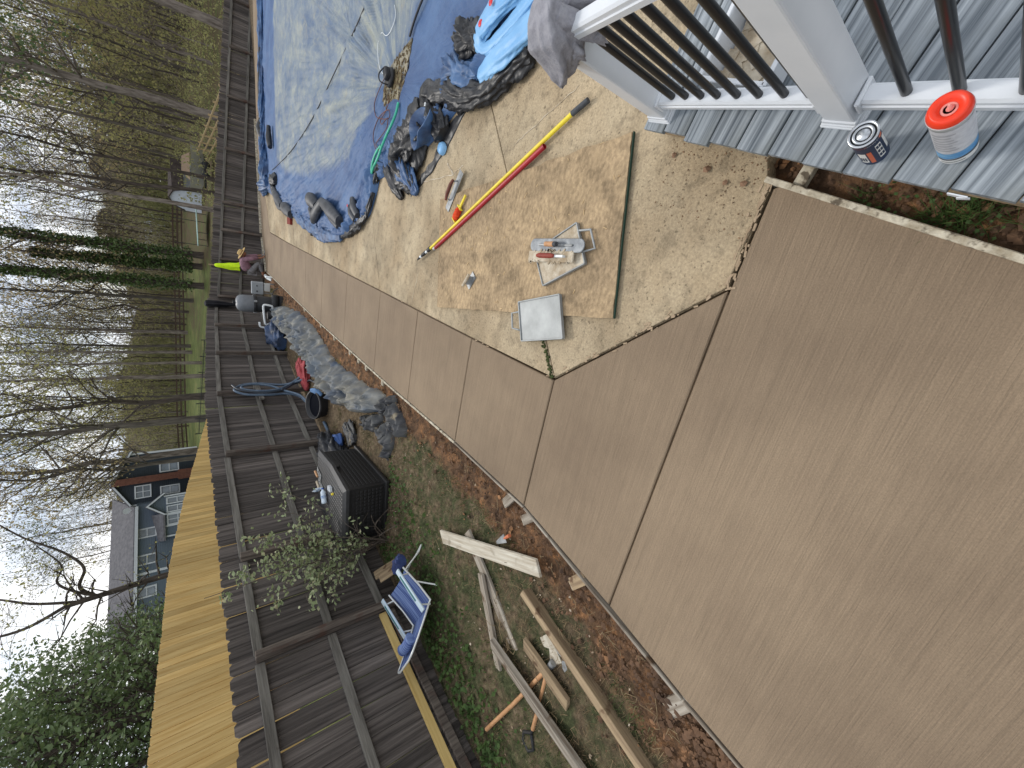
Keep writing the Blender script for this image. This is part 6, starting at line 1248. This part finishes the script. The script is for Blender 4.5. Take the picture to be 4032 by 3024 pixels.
# ---------------------------------------------------------------- neighbour house
D0 = 62.; hv = Vector((-.569, .823, 0)); ru = Vector((.823, .569, 0)); hz0 = 2.2
HO = thing('house', 'two-storey dark blue house with brick chimney behind the yellow fence', 'house', (hv * D0)[:2] and (hv.x * D0, hv.y * D0, 0), math.atan2(ru.y, ru.x))
SIDN = bpy.data.materials.new('navy_siding'); SIDL = bpy.data.materials.new('slate_siding')
for m_, c in ((SIDN, lin(50, 58, 70)), (SIDL, lin(104, 116, 132))):
    m_.use_nodes = True; nt = m_.node_tree; bs = nt.nodes['Principled BSDF']; bs.inputs['Base Color'].default_value = c; bs.inputs['Roughness'].default_value = .6
    wv = nt.nodes.new('ShaderNodeTexWave'); wv.wave_type = 'BANDS'; wv.bands_direction = 'Z'; wv.wave_profile = 'SAW'; wv.inputs['Scale'].default_value = 1.7; tcn = nt.nodes.new('ShaderNodeTexCoord'); nt.links.new(tcn.outputs['Object'], wv.inputs['Vector'])
    bp = nt.nodes.new('ShaderNodeBump'); bp.inputs['Distance'].default_value = .06; bp.inputs['Strength'].default_value = 1; nt.links.new(wv.outputs[0], bp.inputs['Height']); nt.links.new(bp.outputs[0], bs.inputs['Normal'])
ROOF = mat('grey_shingle', lin(112, 110, 112), lin(88, 87, 90), rough=.95, scale=3); TRIM = mat('white_trim', lin(196, 200, 204), rough=.5); GLASS = mat('window_glass', lin(120, 130, 138), lin(84, 92, 100), rough=.12, scale=.8, spec=.8); BRICKM = mat('chimney_brick', lin(112, 74, 60), lin(90, 58, 48), rough=.95, scale=5)
WING = False
def WR(b):
    if WING:
        c_, s_ = math.cos(.33), math.sin(.33); b.v = [(.94 + (x - .94) * c_ - (y + .6) * -s_ * 1, -.6 + (x - .94) * s_ + (y + .6) * c_, z) for x, y, z in b.v]
    return b
def hwall(name, poly, v, m, th=.2, parent=HO):   # polygon in (u, z) facing the camera at depth v
    b = B(); n = len(poly); b.add([(u_, v, z) for u_, z in poly] + [(u_, v + th, z) for u_, z in poly], [tuple(range(n)), tuple(range(n, 2 * n))[::-1]] + [(i, n + i, n + (i + 1) % n, (i + 1) % n) for i in range(n)]); return part(name, WR(b), m, parent)
def window(u0, u1, z0, z1, v, nu=1, nz_=2, parent=HO):
    b = B(); t_ = .13
    for a, c, e, f in ((u0 - t_, u1 + t_, z0 - t_, z0), (u0 - t_, u1 + t_, z1, z1 + t_), (u0 - t_, u0, z0, z1), (u1, u1 + t_, z0, z1)): b.box(((a + c) / 2, v - .05, (e + f) / 2), (c - a, .12, f - e))
    for i in range(1, nu): b.box((u0 + (u1 - u0) * i / nu, v - .04, (z0 + z1) / 2), (.07, .1, z1 - z0))
    for i in range(1, nz_): b.box(((u0 + u1) / 2, v - .038, z0 + (z1 - z0) * i / nz_), (u1 - u0, .1, .07))
    w_ = part('window', WR(b), TRIM, parent)
    for i in range(nu):
        for j in range(nz_): g = B(); g.box((u0 + (u1 - u0) * (i + .5) / nu, v - .01, z0 + (z1 - z0) * (j + .5) / nz_), ((u1 - u0) / nu - .08, .02, (z1 - z0) / nz_ - .08)); part('pane', WR(g), GLASS, w_)
hwall('wall', [(.95, 1.5), (6.7, 1.5), (6.7, 9.0), (3.6, 10.5), (.95, 9.0)], 0, SIDN, 8)
def slab4(name, p, m, th=.18, parent=HO): b = B(); b.add(p + [(a, c, z + th) for a, c, z in p], [(3, 2, 1, 0), (4, 5, 6, 7), (0, 1, 5, 4), (1, 2, 6, 5), (2, 3, 7, 6), (3, 0, 4, 7)]); return part(name, WR(b), m, parent)
rf = slab4('roof', [(.6, -.4, 8.85), (3.6, -.4, 10.6), (3.6, 8.5, 10.6), (.6, 8.5, 8.85)], ROOF); slab4('roof', [(3.6, -.4, 10.6), (7.0, -.4, 8.85), (7.0, 8.5, 8.85), (3.6, 8.5, 10.6)], ROOF)
for a, c in (((.6, 8.85), (3.6, 10.6)), ((3.6, 10.6), (7.0, 8.85))): slab4('rake_trim', [(a[0], -.46, a[1] - .12), (c[0], -.46, c[1] - .12), (c[0], -.40, c[1] - .12), (a[0], -.40, a[1] - .12)], TRIM, .18)
b = B(); b.box((3.65, -.35, 6.2), (.72, .7, 8.6)); b.box((3.65, -.5, 3.4), (1.1, .9, 3.0)); part('chimney', b, BRICKM, HO)
for u_ in (.95, 6.7): b = B(); b.box((u_, -.06, 5.2), (.2, .12, 7.6)); part('corner_trim', b, TRIM, HO)
window(1.75, 2.95, 7.45, 8.6, 0, 2, 2); window(1.72, 2.5, 4.95, 6.45, 0); window(4.35, 5.2, 4.95, 6.45, 0)
WING = True
hwall('wing_wall', [(-13, 1.5), (.94, 1.5), (.94, 8.55), (-13, 8.55)], -.6, SIDL, 7)
slab4('wing_roof', [(-13.4, -1.2, 8.5), (.9, -1.2, 8.5), (.9, 3.0, 10.7), (-13.4, 3.0, 10.7)], ROOF); b = B(); b.box((-6.2, -1.25, 8.46), (14.4, .14, .26)); part('gutter', WR(b), TRIM, HO)
window(-2.75, -1.95, 7.0, 8.3, -.6); window(-5.6, -4.8, 7.0, 8.3, -.6); window(-8.9, -8.1, 7.0, 8.3, -.6); window(-3.0, -2.2, 3.6, 5.2, -.6); window(-5.6, -4.8, 3.6, 5.2, -.6)
b = B(); b.box((-6.6, -.66, 5), (.22, .12, 7)); part('corner_trim', WR(b), TRIM, HO)
WING = False
hwall('porch_wall', [(-3.1, 1.5), (1.4, 1.5), (1.4, 6.1), (-3.1, 6.1)], -2.6, SIDL, 1.9)
hwall('porch_gable', [(-.45, 6.1), (1.5, 6.1), (.52, 7.4)], -2.62, SIDL, 1.9)
slab4('porch_roof', [(-.65, -3.0, 6.05), (.52, -3.0, 7.5), (.52, -.6, 7.5), (-.65, -.6, 6.05)], ROOF); slab4('porch_roof', [(.52, -3.0, 7.5), (1.7, -3.0, 6.05), (1.7, -.6, 6.05), (.52, -.6, 7.5)], ROOF)
slab4('porch_roof', [(-3.4, -3.0, 6.05), (-.5, -3.0, 6.05), (-.5, -.62, 7.4), (-3.4, -.62, 7.4)], ROOF)
for a, c in (((-.65, 6.0), (.52, 7.45)), ((.52, 7.45), (1.7, 6.0))): slab4('rake_trim', [(a[0], -3.06, a[1] - .1), (c[0], -3.06, c[1] - .1), (c[0], -3.0, c[1] - .1), (a[0], -3.0, a[1] - .1)], TRIM, .22)
for u_ in (-3.0, -1.9, -.6, 1.35): b = B(); b.box((u_, -2.68, 3.8), (.16, .14, 4.6)); part('corner_trim', b, TRIM, HO)
window(.55, 1.05, 4.2, 5.8, -2.6); window(-.35, .15, 4.2, 5.8, -2.6); window(-1.7, -.8, 4.2, 5.8, -2.6, 2, 2)
b = B(); b.lathe([(0, .0), (.2, .03), (.32, .1)], 16, Matrix.Translation((.5, -1.0, 9.3)) @ Matrix.Rotation(1.9, 4, 'X')); b.tube([(.5, -1.0, 8.6), (.5, -.9, 9.25)], .03, 6); part('satellite_dish', b, TRIM, HO)
# ---------------------------------------------------------------- shed, boat, trampoline, fences beyond
SD = thing('shed', 'grey-white gambrel-roofed shed beyond the far fence', 'shed', (0, 55, 0))
WSH = mat('shed_white', lin(206, 212, 220), lin(190, 196, 206), rough=.7, scale=2); RSH = mat('shed_roof', lin(86, 76, 72), lin(66, 58, 56), rough=.95, scale=3)
gp_ = [(-2.35, .9), (-.38, .9), (-.38, 2.55), (-.70, 3.5), (-1.32, 3.85), (-2.0, 3.5), (-2.35, 2.65)]
b = B(); n = len(gp_); b.add([(u_, 0, z) for u_, z in gp_] + [(u_ + 2.3, 4.2, z) for u_, z in gp_], [tuple(range(n)), tuple(range(n, 2 * n))[::-1]] + [(i, n + i, n + (i + 1) % n, (i + 1) % n) for i in range(n)]); part('wall', b, WSH, SD)
for i in (2, 3, 4, 5):
    (a0, a1), (c0, c1) = gp_[i], gp_[i + 1]; slab4('roof', [(a0 - .02, -.15, a1 + .02), (c0 - .02, -.15, c1 + .02), (c0 + 2.4, 4.3, c1 + .02), (a0 + 2.4, 4.3, a1 + .02)], RSH, .1, SD)
b = B(); b.box((.75, -.2, 2.1), (2.2, .12, 1.7)); part('side_wall', b, mat('shed_side', lin(120, 122, 126), rough=.8), SD); b = B(); b.box((.95, -.3, 3.15), (2.6, .1, .9)); part('roof_side', b, RSH, SD)
b = B(); b.box((1.7, -.28, 2.2), (.5, .05, .5)); w_ = part('window', b, TRIM, SD); b = B(); b.box((1.7, -.31, 2.2), (.4, .02, .4)); part('pane', b, GLASS, w_)
BT = thing('boat', 'white boat on a trailer under a tan cover beside the shed', 'boat', (1.5, 47, zg(1.5, 47) + .25), .1)
b = B(); vs = []
for i, (x, wd_, z0, z1) in enumerate(((-1.9, .1, .75, 1.35), (-1.2, .7, .4, 1.3), (0, .9, .3, 1.2), (1.2, .9, .3, 1.15), (1.7, .85, .35, 1.15))): vs += [(x, -wd_, z1), (x, -wd_ * .5, z0), (x, wd_ * .5, z0), (x, wd_, z1)]
b.add(vs, [(i * 4 + j, i * 4 + 4 + j, i * 4 + 5 + j, i * 4 + 1 + j) for i in range(4) for j in range(3)] + [(0, 4, 7, 3), (4, 8, 11, 7), (8, 12, 15, 11), (12, 16, 19, 15)], True); part('hull', b, mat('boat_white', lin(226, 228, 226), rough=.4), BT)
b = B(); b.add([(-.9, -.75, 1.3), (1.1, -.8, 1.25), (1.1, .8, 1.25), (-.9, .75, 1.3), (-.4, 0, 1.85), (.8, 0, 1.8)], [(0, 1, 5, 4), (1, 2, 5), (2, 3, 4, 5), (3, 0, 4)]); part('cover', b, mat('tan_cover', lin(132, 112, 92), rough=.9), BT)
b = B(); b.box((0, -.8, .25), (2.6, .12, .12)); b.box((0, .8, .25), (2.6, .12, .12)); part('trailer_frame', b, BLKP, BT)
for k in (-.5, .4): b = B(); b.lathe([(.0, -.08), (.28, -.08), (.3, 0), (.28, .08), (0, .08)], 18, Matrix.Translation((k, -.95, .2)) @ Matrix.Rotation(PI / 2, 4, 'X')); part('wheel', b, BLKP, BT)
TP = thing('trampoline', 'round trampoline with pale rim on the lawn beyond the far fence', 'trampoline', (-3.4, 50, zg(-3.4, 50)))
b = B(); b.lathe([(1.45, .86), (1.75, .88), (1.78, .80), (1.45, .84)], 40); part('rim_pad', b, mat('rim_teal', lin(176, 206, 200), rough=.6), TP); b = B(); b.lathe([(0, .80), (1.45, .83)], 40); part('jump_mat', b, DKP, TP)
for k in range(6): a = k * PI / 3 + .3; b = B(); b.tube([(1.7 * math.cos(a), 1.7 * math.sin(a), 0), (1.7 * math.cos(a), 1.7 * math.sin(a), 2.6 if k % 2 else .85)], .03, 6); part('pole', b, BLKP, TP)
def rail_fence(name, label, pts, h, nr, m, wd_=.12, post=.14, step=2.6):
    t_ = thing(name, label, 'fence')
    for (a, c) in zip(pts[:-1], pts[1:]):
        L_ = math.dist(a, c); n = max(1, int(L_ / step))
        for i in range(n):
            p = [a[0] + (c[0] - a[0]) * i / n, a[1] + (c[1] - a[1]) * i / n]; q = [a[0] + (c[0] - a[0]) * (i + 1) / n, a[1] + (c[1] - a[1]) * (i + 1) / n]; zp, zq = zg(*p), zg(*q)
            b = B(); b.box((p[0], p[1], zp + h / 2 - .1), (post, post, h + .3)); part('post', b, m, t_)
            for k in range(nr): z_ = h * (k + .7) / nr; bar('rail', (p[0], p[1], zp + z_), (q[0], q[1], zq + z_), .05, wd_, m, t_)
rail_fence('ranch_fence', 'dark three-rail ranch fence across the lawn in front of the wood', [pol(a, 73) for a in (-1.5, -8, -14, -20, -26, -32)], 1.35, 3, mat('ranch_brown', lin(84, 68, 58), rough=.9), .17)
rail_fence('split_rail_fence', 'pale split-rail fence running back behind the right end of the far fence', [pol(12, 27), pol(8.5, 32), pol(5.2, 40), pol(2.8, 50)], 1.2, 3, mat('pale_rail', lin(170, 148, 110), rough=.9), .09, .1, 2.2)
MF = thing('metal_fence', 'thin black metal fence on the grass beyond the corner of the dark fences', 'fence'); q0, q1 = pol(-16.3, 34), pol(-27, 36); n = 66
for i in range(n + 1):
    f = i / n; x, y = q0[0] + (q1[0] - q0[0]) * f, q0[1] + (q1[1] - q0[1]) * f; z = zg(x, y); b = B(); b.box((x, y, z + .6), (.05, .05, 1.4) if i % 11 == 0 else (.018, .018, 1.15)); part('post' if i % 11 == 0 else 'bar', b, BLKP, MF)
for dz in (.25, 1.1): bar('rail', (q0[0], q0[1], zg(*q0) + dz), (q1[0], q1[1], zg(*q1) + dz), .03, .035, BLKP, MF)
for az, rr_, w_, h_, lb in ((-5.1, 108, 3.4, 3.2, 'small white farm building far behind the ivy trunks, right one'), (-7.6, 110, 5.2, 3.4, 'white metal shed far behind the ivy trunks, left one'), (-3.9, 112, 3.0, 2.6, 'pale distant outbuilding right of the ivy trunks')):
    x, y = pol(az, rr_); t_ = thing('outbuilding', lb, 'building', (x, y, zg(x, y)), -math.radians(az)); b = B(); b.box((0, 0, h_ * .35), (w_, 3, h_ * .9)); part('wall', b, WSH, t_)
    b = B(); b.add([(-w_ * .55, -1.7, h_ * .8), (w_ * .55, -1.7, h_ * .8), (w_ * .55, 0, h_ * 1.15), (-w_ * .55, 0, h_ * 1.15), (-w_ * .55, 1.7, h_ * .8), (w_ * .55, 1.7, h_ * .8)], [(0, 1, 2, 3), (3, 2, 5, 4), (0, 3, 4), (1, 5, 2)]); part('roof', b, WSH, t_)
b = B(); b.rbox((0, 0, .4), (.9, .5, .9), bev=.05, seg=1); x, y = pol(8.2, 27.5); single('tan_panel', b, mat('panel_tan', lin(196, 176, 146), rough=.9), 'tan sheet leaning against the pale split-rail fence', 'sheet', (x, y, zg(x, y)), .4)
